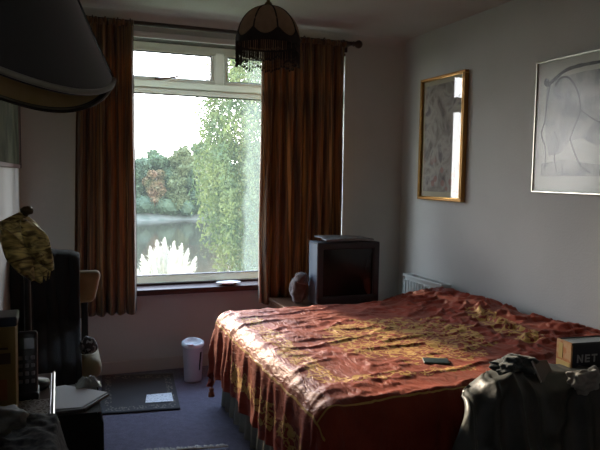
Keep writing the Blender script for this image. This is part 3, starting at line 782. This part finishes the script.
pat = mt(rugm,'MULTIPLY', bd, mt(rugm,'LESS_THAN',vo.outputs['Distance'],.42))
mc = N(rugm,'ShaderNodeMix',data_type='RGBA'); rugm.node_tree.links.new(pat,mc.inputs[0]); mc.inputs[6].default_value=(.014,.014,.016,1); mc.inputs[7].default_value=(.16,.14,.11,1)
rugm.node_tree.links.new(mc.outputs[2],P(rugm).inputs['Base Color'])
def rug(name, q, z, m, label, th=.006):
    b = BM(); qa = [V((*p,0)) for p in q]
    def f(u,v):
        p = qa[0].lerp(qa[1],u).lerp(qa[3].lerp(qa[2],u),v); return V((p.x,p.y,z+.0015*fb(V((u*5,v*5,0)))+.001))
    grid(b, 30, 30, f, lambda u,v:(u,v))
    return obj(name, b, m, None, True, solid=th, label=label, cat='rug')
rug('floor_rug', [(-2.300,-.745),(-1.865,-.80),(-1.80,-.14),(-2.25,-.03)], .005, rugm, 'small black rug with a patterned border under the window')
tr_ = thing('fringed_rug', (-1.9,-1.6,0), 'rug with a pale fringed edge at the bottom edge of the view', 'rug')
b = BM(); q = [(-2.20,-1.80),(-1.78,-1.88),(-1.74,-1.40),(-2.14,-1.325)]
grid(b, 20, 20, lambda u,v: (V((*q[0],0)).lerp(V((*q[1],0)),u)).lerp(V((*q[3],0)).lerp(V((*q[2],0)),u),v)+V((0,0,.007+.0015*fb(V((u*5,v*5,0))))), lambda u,v:(u,v))
obj('pile', b, mat('blue_grey_rug',(.10,.10,.13),.95), tr_, True, solid=.008)
b = BM(); A_, B_ = V((-2.14,-1.325,.009)), V((-1.735,-1.395,.009)); 
for k in range(70):
    p = A_.lerp(B_, k/69); d = V((random.uniform(-.012,.012), .040+random.uniform(-.008,.012), 0))
    tube(b, [p, p+d*.5+V((0,0,.003)), p+d+V((0,0,-.003))], .0028, 5)
tube(b, [A_, A_.lerp(B_,.5)+V((0,0,.003)), B_], .006, 6)
obj('fringe', b, mat('cream_fringe',(.42,.40,.36),.9), tr_, True, kind='stuff')
prm = mat('printed_paper', (.72,.76,.80), .7)
nz = N(prm,'ShaderNodeTexNoise',Scale=60,Detail=2); tcp=N(prm,'ShaderNodeTexCoord'); mpp=N(prm,'ShaderNodeMapping',Scale=(1,3,1)); L(prm,tcp,'Object',mpp,0); L(prm,mpp,0,nz,'Vector')
rp = ramp(prm,[(.38,(.35,.38,.42)),(.46,(.72,.76,.80))]); L(prm,nz,'Fac',rp,'Fac'); L(prm,rp,'Color',P(prm),'Base Color')
sheet('printed_leaflet', [(-2.045,-.655),(-1.885,-.68),(-1.872,-.53),(-2.020,-.52)], .0115, prm, 'white printed leaflet lying on the dark rug', 'leaflet')

# ------------------------------------------------------------------ bed and bedspread
BX0, BX1, BY0, BY1, BT = -1.60, -.06, -2.36, -.80, .525
t = thing('bed', (-.83,-1.58,0), 'double divan bed with a grey-green valance, head against the right wall', 'bed')
b = BM(); box(b, BX0+.03,BX1-.01,BY0+.03,BY1-.03,.04,.31,.01); obj('divan_base', b, 'valance', t)
b = BM(); box(b, BX0+.005,BX1,BY0+.005,BY1-.005,.31,.505,.05,4); obj('mattress', b, 'mattress', t, True)
b = BM()
def valf(u, v):
    Lx, Ly = BX1-BX0, BY1-BY0
    s = u*(Lx*2+Ly)
    if s < Lx: p = V((BX1-s,BY1,0)); n = V((0,1,0))
    elif s < Lx+Ly: p = V((BX0,BY1-(s-Lx),0)); n = V((-1,0,0))
    else: p = V((BX0+(s-Lx-Ly),BY0,0)); n = V((0,-1,0))
    k = 1-v
    return p + n*(.004+k*(.014+.012*math.sin(s*62+2*fb(V((s*3,0,0))))) ) + V((0,0,.004+.315*v))
grid(b, 420, 8, valf); obj('valance', b, 'valance', t, True)
for x in (-1.45,-.25):
    for y in (-2.2,-.95):
        b = BM(); lathe(b, [(.022,0),(.025,.03),(.025,.045)], (x,y,0), 12); obj('foot', b, 'black', t, True)
SX0, SX1 = BX0-.385, -.028
SY0, SY1 = BY0-.40, BY1+.38
def topz(x, y):
    z = BT + .030
    # a soft swell where the pillows lie
    k = 1/(1+math.exp(-(x+.50)*16)); edge = min(1,max(0,(y-BY0)/.12))*min(1,max(0,(BY1-y)/.05+.35))
    z += .040*k*edge*min(1,max(0,(-.0-x)/.12+.2))
    # crumpled ridge at the far head corner
    d = math.hypot((x+.22)/.20,(y+.88)/.16); z += .014*math.exp(-d*d)
    d = math.hypot((x+.20)/.13,(y+1.25)/.30); z += .030*math.exp(-d*d)
    d = math.hypot((x+.10)/.12,(y+2.10)/.25); z += .030*math.exp(-d*d)
    return z
def wr(s, t_):
    # broad folds plus creases
    a = .011*fbm(s*1.7, t_*1.7, 1)
    q = fbm(s*2.2+.6*t_, t_*5.5-.8*s, 4, 3); a += .009*(1-min(1,abs(q)*3.0))**1.5
    q = fbm(s*6+1.0*t_, t_*3.0+2*s, 8, 3); a += .0045*(1-min(1,abs(q)*3.2))**1.5
    hd = max(0, min(1, (s+.75)/.45))
    q = fbm(s*6+4, t_*6+2, 12, 3); a += hd*.024*(1-min(1,abs(q)*3.2))**1.5
    a += .0012*fb(V((s*22,t_*30,3)))
    return a
def spread(u, v):
    s = SX0+(SX1-SX0)*u; t_ = SY0+(SY1-SY0)*v
    ex = BX0+.02; eyn = BY0+.04; eyf = BY1-.04
    ox = max(0, ex-s); oy = (eyn-t_) if t_ < eyn else (t_-eyf if t_ > eyf else 0); sy = -1 if t_ < eyn else 1
    r = math.hypot(ox, oy)
    bx_, by_ = max(s, ex), min(max(t_, eyn), eyf)
    base = topz(bx_, by_); wv = wr(s, t_)
    if r == 0: return V((s, t_, base+wv-.0))
    dx, dy = -ox/r, sy*oy/r
    rc = .10                                     # softly rounded edge
    if r < rc*1.57: a = r/rc; h = rc*math.sin(a)*.85; dz = rc*(1-math.cos(a))
    else: h = rc*.85+(r-rc*1.57)*.05; dz = rc+(r-rc*1.57)*.985
    hang = min(1, max(0,(r-.06)/.25))
    along = t_ if ox > oy else s
    corner = min(ox, oy)/max(r,1e-6)
    f = hang*(.013*math.sin(along*27+3.2*fb(V((along*3,r*2,2)))+r*4) + .007*math.sin(along*61+r*9+4*fb(V((along*6,0,1))))+.010*fbm(along*9,r*5,2)) + hang*corner*.05
    f = f + .004*hang
    f = max(f, -.012)
    h += f
    z = base - dz + wv*(1-hang*.6)
    z = max(z, .10 if corner > .25 else .14)
    p = V((bx_+dx*h, by_+dy*h, z))
    if ox == 0 and dy > 0: p.y = min(p.y, -.62)
    if p.x > -.025: p.x = -.025
    return p
b = BM(); grid(b, 330, 360, spread, lambda u,v: (SX0+(SX1-SX0)*u, SY0+(SY1-SY0)*v))
bs = obj('bedspread', b, 'spread', None, True, label='rumpled red satin bedspread with gold embroidery covering the bed', cat='bedspread')
md = bs.modifiers.new('t','SOLIDIFY'); md.thickness=.003; md.offset=1
b = BM(); lathe(b, [(.003,.05),(.012,.045),(.014,.035),(.008,.030),(.016,.022),(.018,0),(.002,-.002)], (-1.735,-1.02,.14), 16); tube(b, [(-1.735,-1.02,.185),(-1.71,-1.02,.24)], .003)
obj('tassel', b, mat('rust_thread',(.30,.12,.06),.8), bs, True, label='rust coloured tassel on the hem')

# small dark wallet on the bed
mx = Matrix.Translation((-.985,-2.06,.60)) @ Matrix.Rotation(R(-25),4,'Z')
zc = topz(-.985,-2.06)+wr(-.985,-2.06)+.004
b = BM(); box(b, -.055,.055,-.038,.038,zc,zc+.008,.003,3, Matrix.Translation((-.985,-2.06,0)) @ Matrix.Rotation(R(-25),4,'Z')); wl = obj('wallet', b, mat('teal_leather',(.020,.045,.050),.45), None, True, label='small dark teal wallet lying on the embroidered bedspread', cat='wallet')

# ------------------------------------------------------------------ jacket, boxed set and cloth at the near corner
jm = noisy(mat('dark_grey_leather', rough=.46, spec=.6, bump=.15, bscale=60), (.040,.045,.040), (.065,.071,.063), 6)
def jack(u, v):
    x = -1.05+1.03*u
    k = v                       # 0 at the top on the bed, 1 at the lower hem
    arc = k*.92
    yt = -2.35-.03*u+.012*math.sin(u*9); ytop = .10
    lift = .028*max(0,fbm(u*3.3,k*2.5,3)+.45)*min(1,u/.25)
    if arc < ytop: y = yt-arc; z = .588+lift
    else:
        d = arc-ytop; cr = .07
        if d < cr*1.57: a = d/cr; y = yt-ytop-cr*math.sin(a); z = .588+lift*(1)-cr*(1-math.cos(a))
        else: y = yt-ytop-cr-(d-cr*1.57)*.22; z = .588+lift-cr-(d-cr*1.57)*.975
    hang = min(1,max(0,(arc-.08)/.2))
    fx = (x+.60)*(1+.42*min(1,k*3.0)**.7)-.60
    w1 = u*17+k*3.5*(u-.45)+1.6*fb(V((u*3,k*1.2,0)))
    fold = (.085*(1-abs(math.sin(w1*.9)))**2.4+.035*(1-abs(math.sin(w1*1.7+2.1+k)))**3)*(.25+.75*hang) + .014*math.sin(w1*3.1+k*2)*hang + .022*(1-min(1,3.5*abs(fbm(u*4+k*1.5,k*2.4-u,6))))**2
    y -= fold; z += (1-hang)*fold*.9
    # left end pinches down
    e = max(0,(.16-u)/.16); z -= .055*e*e*(1-hang*.5)+.0; fx += .02*e*k
    return V((min(fx,-.02), y, max(z,.03)))
b = BM(); grid(b, 200, 130, jack); obj('jacket', b, jm, None, True, solid=.008, label='dark grey jacket draped over the near edge of the bed', cat='jacket')
# crumpled collar / sleeve lump lying on top
def lump(name, c, r, s, m, label, cat, seed, disp=.45):
    b = BM(); ball(b, c, r, s, 5, disp, 1.9, seed)
    for v in b.verts:
        q = (v.co-V(c)); v.co += q.normalized()*r*.22*(1-min(1,3*abs(fbm(q.x*14+seed,q.y*14,q.z*14))))
    return obj(name, b, m, None, True, label=label, cat=cat)
lump('scarf', (-.85,-2.41,.636), .072, (1.35,.75,.40), noisy(mat('charcoal_knit', rough=.9, sheen=.3, bump=.5, bscale=220),(.020,.034,.038),(.034,.052,.056),20), 'charcoal knitted scarf bunched on top of the jacket', 'scarf', 3)
lump('crumpled_cloth', (-.665,-2.575,.612), .058, (1.25,.5,.72), noisy(mat('pale_grey_cloth', rough=.8, bump=.4, bscale=200),(.36,.36,.34),(.46,.46,.43),20), 'crumpled pale grey cloth lying in front of the boxed set', 'cloth', 8)

# boxed book with NET on its cover
t = thing('boxed_book', (-.5,-2.4,.6), 'thick dark book with NET on its cover standing at the right end of the bed', 'book')
ang = R(-6)
O_ = V((-.612,-2.445,.600))
mx = Matrix.Translation(O_) @ Matrix.Rotation(ang,4,'Z') 
navy = mat('navy_cover', (.010,.012,.024), .3, coat=.3)
b = BM(); box(b, 0,.30,0,.004,0,.112,.001,1,mx); cv = obj('front_cover', b, navy, t)
b = BM(); box(b, 0,.30,.086,.090,0,.112,.001,1,mx); obj('back_cover', b, navy, t)
b = BM(); box(b, .006,.296,.004,.086,.001,.108,.001,1,mx); obj('page_block', b, mat('page_white',(.78,.80,.75),.8), t)
spm = noisy(mat('orange_spine', rough=.4), (.55,.20,.05), (.62,.36,.16), 40)
b = BM(); box(b, -.002,.006,0,.090,0,.112,.001,1,mx); sp_ = obj('spine', b, spm, t)
b = BM(); box(b, -.0035,-.0015,.004,.086,.0,.030,.0005,1,mx); box(b, -.0035,-.0015,.050,.076,.038,.10,.0005,1,mx); obj('spine_panel', b, mat('yellow_panel',(.60,.42,.12),.4), sp_)
b = BM()
def letters(bm, x, z, h, wd, th, y):
    s = wd*.24
    box(bm, x,x+s,y-th,y,z,z+h,0,1,mx); box(bm, x+wd-s,x+wd,y-th,y,z,z+h,0,1,mx)      # N
    vs = [(x,z+h),(x+s,z+h),(x+wd,z),(x+wd-s,z)]
    a = [bm.verts.new(mx@V((p,y-th,q))) for p,q in vs]; c = [bm.verts.new(mx@V((p,y,q))) for p,q in vs]
    bm.faces.new(a); bm.faces.new(c[::-1])
    for i in range(4): bm.faces.new((a[i],a[(i+1)%4],c[(i+1)%4],c[i]))
    x += wd*1.32                                                                        # E
    box(bm, x,x+s,y-th,y,z,z+h,0,1,mx)
    for zz_ in (z, z+h/2-s/2, z+h-s): box(bm, x,x+wd*.82,y-th,y,zz_,zz_+s*.95,0,1,mx)
    x += wd*1.10                                                                        # T
    box(bm, x,x+wd*.95,y-th,y,z+h-s,z+h,0,1,mx); box(bm, x+wd*.36,x+wd*.36+s,y-th,y,z,z+h,0,1,mx)
letters(b, .026, .032, .032, .028, .0008, -.0006)
obj('cover_lettering', b, mat('silver_ink',(.42,.44,.46),.4), cv)
b = BM(); box(b, 0,.30,-.0010,-.0002,.104,.1095,0,1,mx); obj('cover_band', b, mat('dark_band',(.03,.035,.04),.4), cv)
# small card with a light edge poking out of the jacket
b = BM(); box(b, -.05,.05,-.002,.002,-.02,.065,.001,1,Matrix.Translation((-.755,-2.47,.600)) @ Matrix.Rotation(R(20),4,'Z') @ Matrix.Rotation(R(-35),4,'X') @ Matrix.Rotation(R(8),4,'Y'))
cd_ = obj('card', b, mat('dim_photo_card',(.06,.045,.035),.35), None, label='small dark card poking out of the jacket beside the book', cat='card')
b = BM(); box(b, -.0525,-.0485,-.003,.003,-.02,.066,.0005,1,Matrix.Translation((-.755,-2.47,.600)) @ Matrix.Rotation(R(20),4,'Z') @ Matrix.Rotation(R(-35),4,'X') @ Matrix.Rotation(R(8),4,'Y'))
obj('white_edge', b, 'paper', cd_)

# ------------------------------------------------------------------ outside
b = BM(); box(b, -14, 14, .35, 5.5, -1.3, -1.0)
struct('ground', b, noisy(mat('lawn', rough=1), (.05,.08,.025), (.08,.11,.04), 20))
b = BM()
grid(b, 40, 10, lambda u,v: V((-30+60*u, 5.5+6*v, -1.02-3.8*v+.2*fb(V((u*20,v*3,0))))))
struct('riverbank_near', b, noisy(mat('rough_bank', rough=1), (.05,.07,.03), (.10,.11,.05), 4))
wm = mat('river_water', (.030,.027,.020), .06, spec=.45)
tc = N(wm,'ShaderNodeTexCoord'); mp = N(wm,'ShaderNodeMapping',Scale=(.5,1.6,1)); L(wm,tc,'Object',mp,0)
n1 = N(wm,'ShaderNodeTexNoise',Scale=2.2,Detail=5); L(wm,mp,0,n1,'Vector'); bp = N(wm,'ShaderNodeBump',Strength=.07,Distance=.05); L(wm,n1,'Fac',bp,'Height'); L(wm,bp,'Normal',P(wm),'Normal')
b = BM(); grid(b, 4, 4, lambda u,v: V((-70+220*u, 9+80*v, -4.64)))
props(obj('river', b, wm), kind='structure')
b = BM()
grid(b, 120, 8, lambda u,v: V((-70+220*u, 76+3*fb(V((u*14,0,0)))+7*v, -4.8+1.9*math.sin(v*1.4)+.35*fb(V((u*60,v*4,0)))*(v>0))))
struct('riverbank_far', b, noisy(mat('far_bank', rough=1), (.04,.05,.035), (.07,.072,.055), .8))
b = BM(); box(b, -70,150,82,140,-3.6,-2.95); struct('far_field', b, noisy(mat('far_field', rough=1), (.08,.11,.05), (.11,.14,.06), .3))

def leafmat(name, c1, c2, sc=1.5, tl=.35):
    m = noisy(mat(name, rough=.7), c1, c2, sc, 4, .35, .65)
    rp_ = [n for n in m.node_tree.nodes if n.type == 'VALTORGB'][0]
    tr = N(m,'ShaderNodeBsdfTranslucent'); L(m, rp_,'Color',tr,'Color'); mx_ = N(m,'ShaderNodeMixShader',Fac=tl)
    L(m,P(m),'BSDF',mx_,1); L(m,tr,0,mx_,2); L(m,mx_,0,m.node_tree.nodes['Material Output'],'Surface'); return m
def leaves(bm, pts, size, droop=0):
    for p in pts:
        s = size*random.uniform(.6,1.3)
        a = V((random.gauss(0,1),random.gauss(0,1),random.gauss(0,1)-droop)).normalized(); c = a.cross(V((random.gauss(0,1),random.gauss(0,1),random.gauss(0,1)))).normalized()
        q = [p-a*s, p+c*s*.42, p+a*s, p-c*s*.42]
        bm.faces.new([bm.verts.new(x) for x in q])
bark = mat('bark', (.06,.045,.03), .9)
def far_tree(label, x, y, w_, h_, m, seed, z0=-3.2):
    random.seed(seed)
    h_ *= 1.22; w_ *= 1.05; t = thing('tree', (x,y,z0), label, 'tree', 'trees on the far riverbank')
    b = BM(); tube(b, [(x,y,z0),(x+.1,y,z0+h_*.4),(x,y,z0+h_*.75)], [.22,.16,.05], 7); obj('trunk', b, bark, t, True)
    b = BM(); pts = []
    for k in range(22):
        a = random.uniform(0,2*math.pi); q = random.random()
        c = V((x+w_*.30*math.cos(a)*random.random()**.5, y+w_*.25*math.sin(a), z0+h_*(.10+.72*q)))
        r = w_*.26*(1-.35*q)*random.uniform(.8,1.15)
        ball(b, c, r*.88, (1,1,.85), 2, .5, 2.5, seed+k)
        for _ in range(200):
            d = V((random.gauss(0,1),random.gauss(0,1),random.gauss(0,1))).normalized()
            pts.append(c+V((d.x*r,d.y*r,d.z*r*.88))*random.uniform(.88,1.12))
    leaves(b, pts, .26)
    obj('foliage', b, m, t)
g1 = leafmat('far_green', (.034,.064,.026), (.070,.105,.038), .5); g2 = leafmat('far_olive', (.062,.082,.026), (.11,.125,.042), .5)
g3 = leafmat('far_rust', (.16,.08,.035), (.08,.09,.03), .6); g4 = leafmat('far_dark', (.030,.058,.028), (.062,.092,.038), .5)
ft = [('dark green tree at the far left of the bank, beside the left curtain', 7.2,82,5.0,5.8,g4),
 ('rust tinged tree low on the far bank, nearest the left curtain', 9.3,79.5,3.4,4.4,g3),
 ('broad green tree on the far bank, just right of the rusty one', 10.6,83,5.2,7.0,g1),
 ('low olive bush on the far bank below the broad green tree', 11.9,79.2,3.2,3.6,g2),
 ('round olive tree on the far bank at the centre of the pane', 13.6,82,5.2,7.4,g2),
 ('dark low tree at the waterline of the far bank, mid pane', 14.6,79.4,3.6,4.6,g4),
 ('tall green tree on the far bank beside the willow', 16.8,83,5.6,8.4,g1),
 ('small leafy tree on the far bank against the willow edge', 17.6,79.8,3.6,5.4,g2),
 ('tall dark tree on the far bank partly hidden by the willow', 20.2,83,6.0,8.8,g4),
 ('green tree on the far bank seen through the willow leaves', 23.4,82,6.0,8.6,g1),
 ('olive tree on the far bank behind the left curtain edge', 4.2,82,5.5,6.0,g2)]
for i, (lb, x, y, w_, h_, m_) in enumerate(ft): far_tree(lb, x, y, w_, h_, m_, 20+i)

random.seed(3)
b = BM(); pts = []
for k in range(60):
    c = V((2+26*k/59, 78.6+random.uniform(-.6,.6), -3.1+random.uniform(-.2,.4))); r = random.uniform(.8,1.3)
    ball(b, c, r*.85, (1,.8,1), 2, .4, 2.5, k)
    for _ in range(60):
        d = V((random.gauss(0,1),random.gauss(0,1),random.gauss(0,1))).normalized(); pts.append(c+d*r)
leaves(b, pts, .2)
props(obj('hedge', b, g4), 'long low dark hedge along the waterline of the far bank', 'hedge')

# the big leafy tree close to the right of the window
random.seed(5)
t = thing('willow_tree', (1.6,6.4,-1.5), 'tall leafy yellow-green tree just outside on the right of the window', 'tree')
b = BM(); tube(b, [(1.6,6.4,-1.6),(1.5,6.3,.5),(1.35,6.2,2.5),(1.3,6.2,4.6)], [.16,.13,.09,.04], 10); obj('trunk', b, bark, t, True)
b = BM()
def edge_x(z):           # left outline of the crown, metres at about 9 m
    prof = [(-1.6,.55),(-.6,.25),(.1,.02),(.6,-.16),(1.0,-.38),(1.6,-.60),(2.2,-.56),(2.8,-.42),(3.4,-.28),(4.2,.05),(5.2,.6)]
    for (a, xa), (c, xc) in zip(prof, prof[1:]):
        if a <= z <= c: return xa+(xc-xa)*(z-a)/(c-a)
    return .3
strands = []
for k in range(1150):
    z1 = random.uniform(-.6,5.0); e = edge_x(z1)
    x = e+.10+abs(random.gauss(0,.13))+random.random()**1.5*2.0; y = 5.1+random.uniform(-.7,1.3)
    strands.append((x,y,z1,random.uniform(.5,1.2)))
pts = []
for x,y,z1,ln in strands:
    q = V((x,y,z1)); n_ = int(ln*32)
    tw = []
    for j in range(n_):
        q = q+V((random.uniform(-.012,.012),random.uniform(-.012,.012),-ln/n_))
        if j % 8 == 0: tw.append(q.copy())
        for _ in range(2): pts.append(q+V((random.gauss(0,.05),random.gauss(0,.05),random.gauss(0,.02))))
leaves(b, pts, .038, .8)
obj('foliage', b, leafmat('near_leaf', (.035,.068,.024), (.125,.155,.045), 2.2, .45), t)
for k in range(9):
    b = BM(); z0_ = 1.0+.4*k; a = random.uniform(2.4,4.4)
    tube(b, [(1.38,6.25,z0_),(1.38+.5*math.cos(a),6.1-.4,z0_+.5),(1.38+1.1*math.cos(a),5.5,z0_+.6)], [.035,.02,.008], 6); obj('branch', b, bark, t, True)

# pampas grass: plumes, stems and a leaf tuft
t = thing('pampas_grass', (-1.42,2.5,-1.0), 'clump of white feathery pampas grass outside below the window', 'grass plant')
pmm = mat('pampas_plume', (.50,.50,.42), .9); trn = N(pmm,'ShaderNodeBsdfTranslucent', Color=(.50,.50,.40,1)); mxx = N(pmm,'ShaderNodeMixShader',Fac=.5)
L(pmm,P(pmm),'BSDF',mxx,1); L(pmm,trn,0,mxx,2); L(pmm,mxx,0,pmm.node_tree.nodes['Material Output'],'Surface')
stm = mat('pampas_stem', (.30,.32,.14), .7)
tips = [(-1.70,.52,-.5),(-1.63,.60,-.2),(-1.57,.66,-.25),(-1.50,.68,0.),(-1.44,.655,.1),(-1.37,.62,.1),(-1.31,.56,.35),(-1.235,.46,.5),(-1.66,.44,-.4),(-1.52,.50,.0),(-1.41,.48,.1),(-1.28,.36,.45),(-1.75,.38,-.6)]
for k, (tx, tz, ln_) in enumerate(tips):
    base_ = V((-1.45+random.uniform(-.1,.1), 2.5+random.uniform(-.15,.15), -1.0)); tip = V((tx, 2.42+.05*(k%4), tz-.02))
    tip.x = -1.76+(tip.x+1.75)*1.30; mid = base_.lerp(tip,.6)+V((ln_*-.08,0,.05)); st = base_.lerp(mid,.9)
    b = BM(); tube(b, [base_, base_.lerp(mid,.5), mid], [.006,.005,.004], 5); obj('stem', b, stm, t, True)
    b = BM(); random.seed(100+k)
    dr = (tip-mid)
    for j in range(700):
        s_ = random.random(); c = mid+dr*s_; wd = .085*math.sin(math.pi*min(1,.08+.9*s_))**.7*(1.1-.55*s_)
        d = (dr.normalized()*random.uniform(.5,1.0)+V((random.gauss(0,.5),random.gauss(0,.5),random.gauss(0,.2)))*.75).normalized()
        p0 = c+V((random.gauss(0,wd*.35),random.gauss(0,wd*.35),0)); p1 = p0+d*wd*1.25
        n_ = d.cross(V((random.random()-.5,random.random()-.5,random.random()-.5))).normalized()*.0045
        b.faces.new([b.verts.new(p0-n_), b.verts.new(p0+n_), b.verts.new(p1)])
    prof = [(.004,0)]+[(.050*math.sin(math.pi*(.06+.9*q/10))**.8*(1.15-.6*q/10), dr.length*q/10) for q in range(1,10)]+[(.001,dr.length)]
    rot = V((0,0,1)).rotation_difference(dr.normalized()).to_matrix()
    b2 = BM(); lathe(b2, prof, (0,0,0), 10)
    for v in b2.verts: v.co = mid+rot@(v.co*(1+.0))
    me_ = bpy.data.meshes.new('tmp'); b2.to_mesh(me_); b2.free(); b.from_mesh(me_); bpy.data.meshes.remove(me_)
    obj('plume', b, pmm, t)
b = BM(); random.seed(9)
for k in range(160):
    a = random.uniform(0,2*math.pi); r_ = random.uniform(.15,.55); h_ = random.uniform(.5,1.05)
    p0 = V((-1.45,2.5,-1)); p1 = p0+V((r_*.4*math.cos(a),r_*.4*math.sin(a),h_)); p2 = p0+V((r_*math.cos(a),r_*math.sin(a),h_*.75)); n_ = V((-math.sin(a),math.cos(a),0))*.006
    A = [b.verts.new(x) for x in (p0-n_,p0+n_,p1+n_,p1-n_)]; b.faces.new(A); b.faces.new([A[3],A[2],b.verts.new(p2)])
obj('leaf_tuft', b, leafmat('pampas_leaf',(.12,.16,.05),(.2,.22,.08),3), t, kind='stuff')

# ------------------------------------------------------------------ light
wd_ = bpy.data.worlds.new('World'); S.world = wd_; wd_.use_nodes = True
nt = wd_.node_tree; bg = nt.nodes['Background']
tc = nt.nodes.new('ShaderNodeTexCoord'); sp = nt.nodes.new('ShaderNodeSeparateXYZ'); nt.links.new(tc.outputs['Generated'], sp.inputs[0])
rp = nt.nodes.new('ShaderNodeValToRGB'); e = rp.color_ramp.elements
e[0].position = 0.0; e[0].color = (1.0,.97,.93,1); e[1].position = .6; e[1].color = (.55,.72,1.0,1)
nt.links.new(sp.outputs[2], rp.inputs[0]); nt.links.new(rp.outputs[0], bg.inputs[0]); bg.inputs[1].default_value = 9
sun = bpy.data.lights.new('sun','SUN'); sun.energy = 5.8; sun.angle = R(7); sun.color = (1,.80,.56)
so = bpy.data.objects.new('sun', sun); COL.objects.link(so)
az, el = R(12), R(18)
d = V((math.sin(az)*math.cos(el), -math.cos(az)*math.cos(el), -math.sin(el)))
so.rotation_euler = d.to_track_quat('-Z','Y').to_euler(); so.location = (-3,6,6)
po = bpy.data.lights.new('window_portal','AREA'); po.shape='RECTANGLE'; po.size = 1.92; po.size_y = 1.7; po.cycles.is_portal = True
pb = bpy.data.objects.new('window_portal', po); COL.objects.link(pb); pb.location = (-1.40,.32,1.41); pb.rotation_euler = (R(-90),0,0)

# ------------------------------------------------------------------ camera
yaw, pit, rol, f = R(20.841), R(-4.511), R(.898), 634.2
fw = V((math.sin(yaw)*math.cos(pit), math.cos(yaw)*math.cos(pit), math.sin(pit)))
rt = V((math.cos(yaw), -math.sin(yaw), 0)); up = rt.cross(fw)
Rr = math.cos(rol)*rt+math.sin(rol)*up; Uu = -math.sin(rol)*rt+math.cos(rol)*up
cam = bpy.data.cameras.new('camera'); cam.sensor_width = 36; cam.lens = f*36/600; cam.clip_end = 400; cam.clip_start = .02
co = bpy.data.objects.new('camera', cam); COL.objects.link(co)
mw = Matrix((Rr, Uu, -fw)).transposed().to_4x4(); mw.translation = V((-2.503,-4.365,1.36)); co.matrix_world = mw
S.camera = co
S.view_settings.view_transform = 'Standard'; S.view_settings.look = 'None'; S.view_settings.gamma = 1; S.view_settings.use_curve_mapping = False
S.view_settings.exposure = 0.5
S.cycles.use_denoising = True
S.cycles.max_bounces = 10; S.cycles.diffuse_bounces = 5; S.cycles.transparent_max_bounces = 24
S.cycles.caustics_reflective = False; S.cycles.caustics_refractive = False; S.cycles.sample_clamp_indirect = 6
for o in list(bpy.data.objects):
    if '_w' in o: del o['_w']
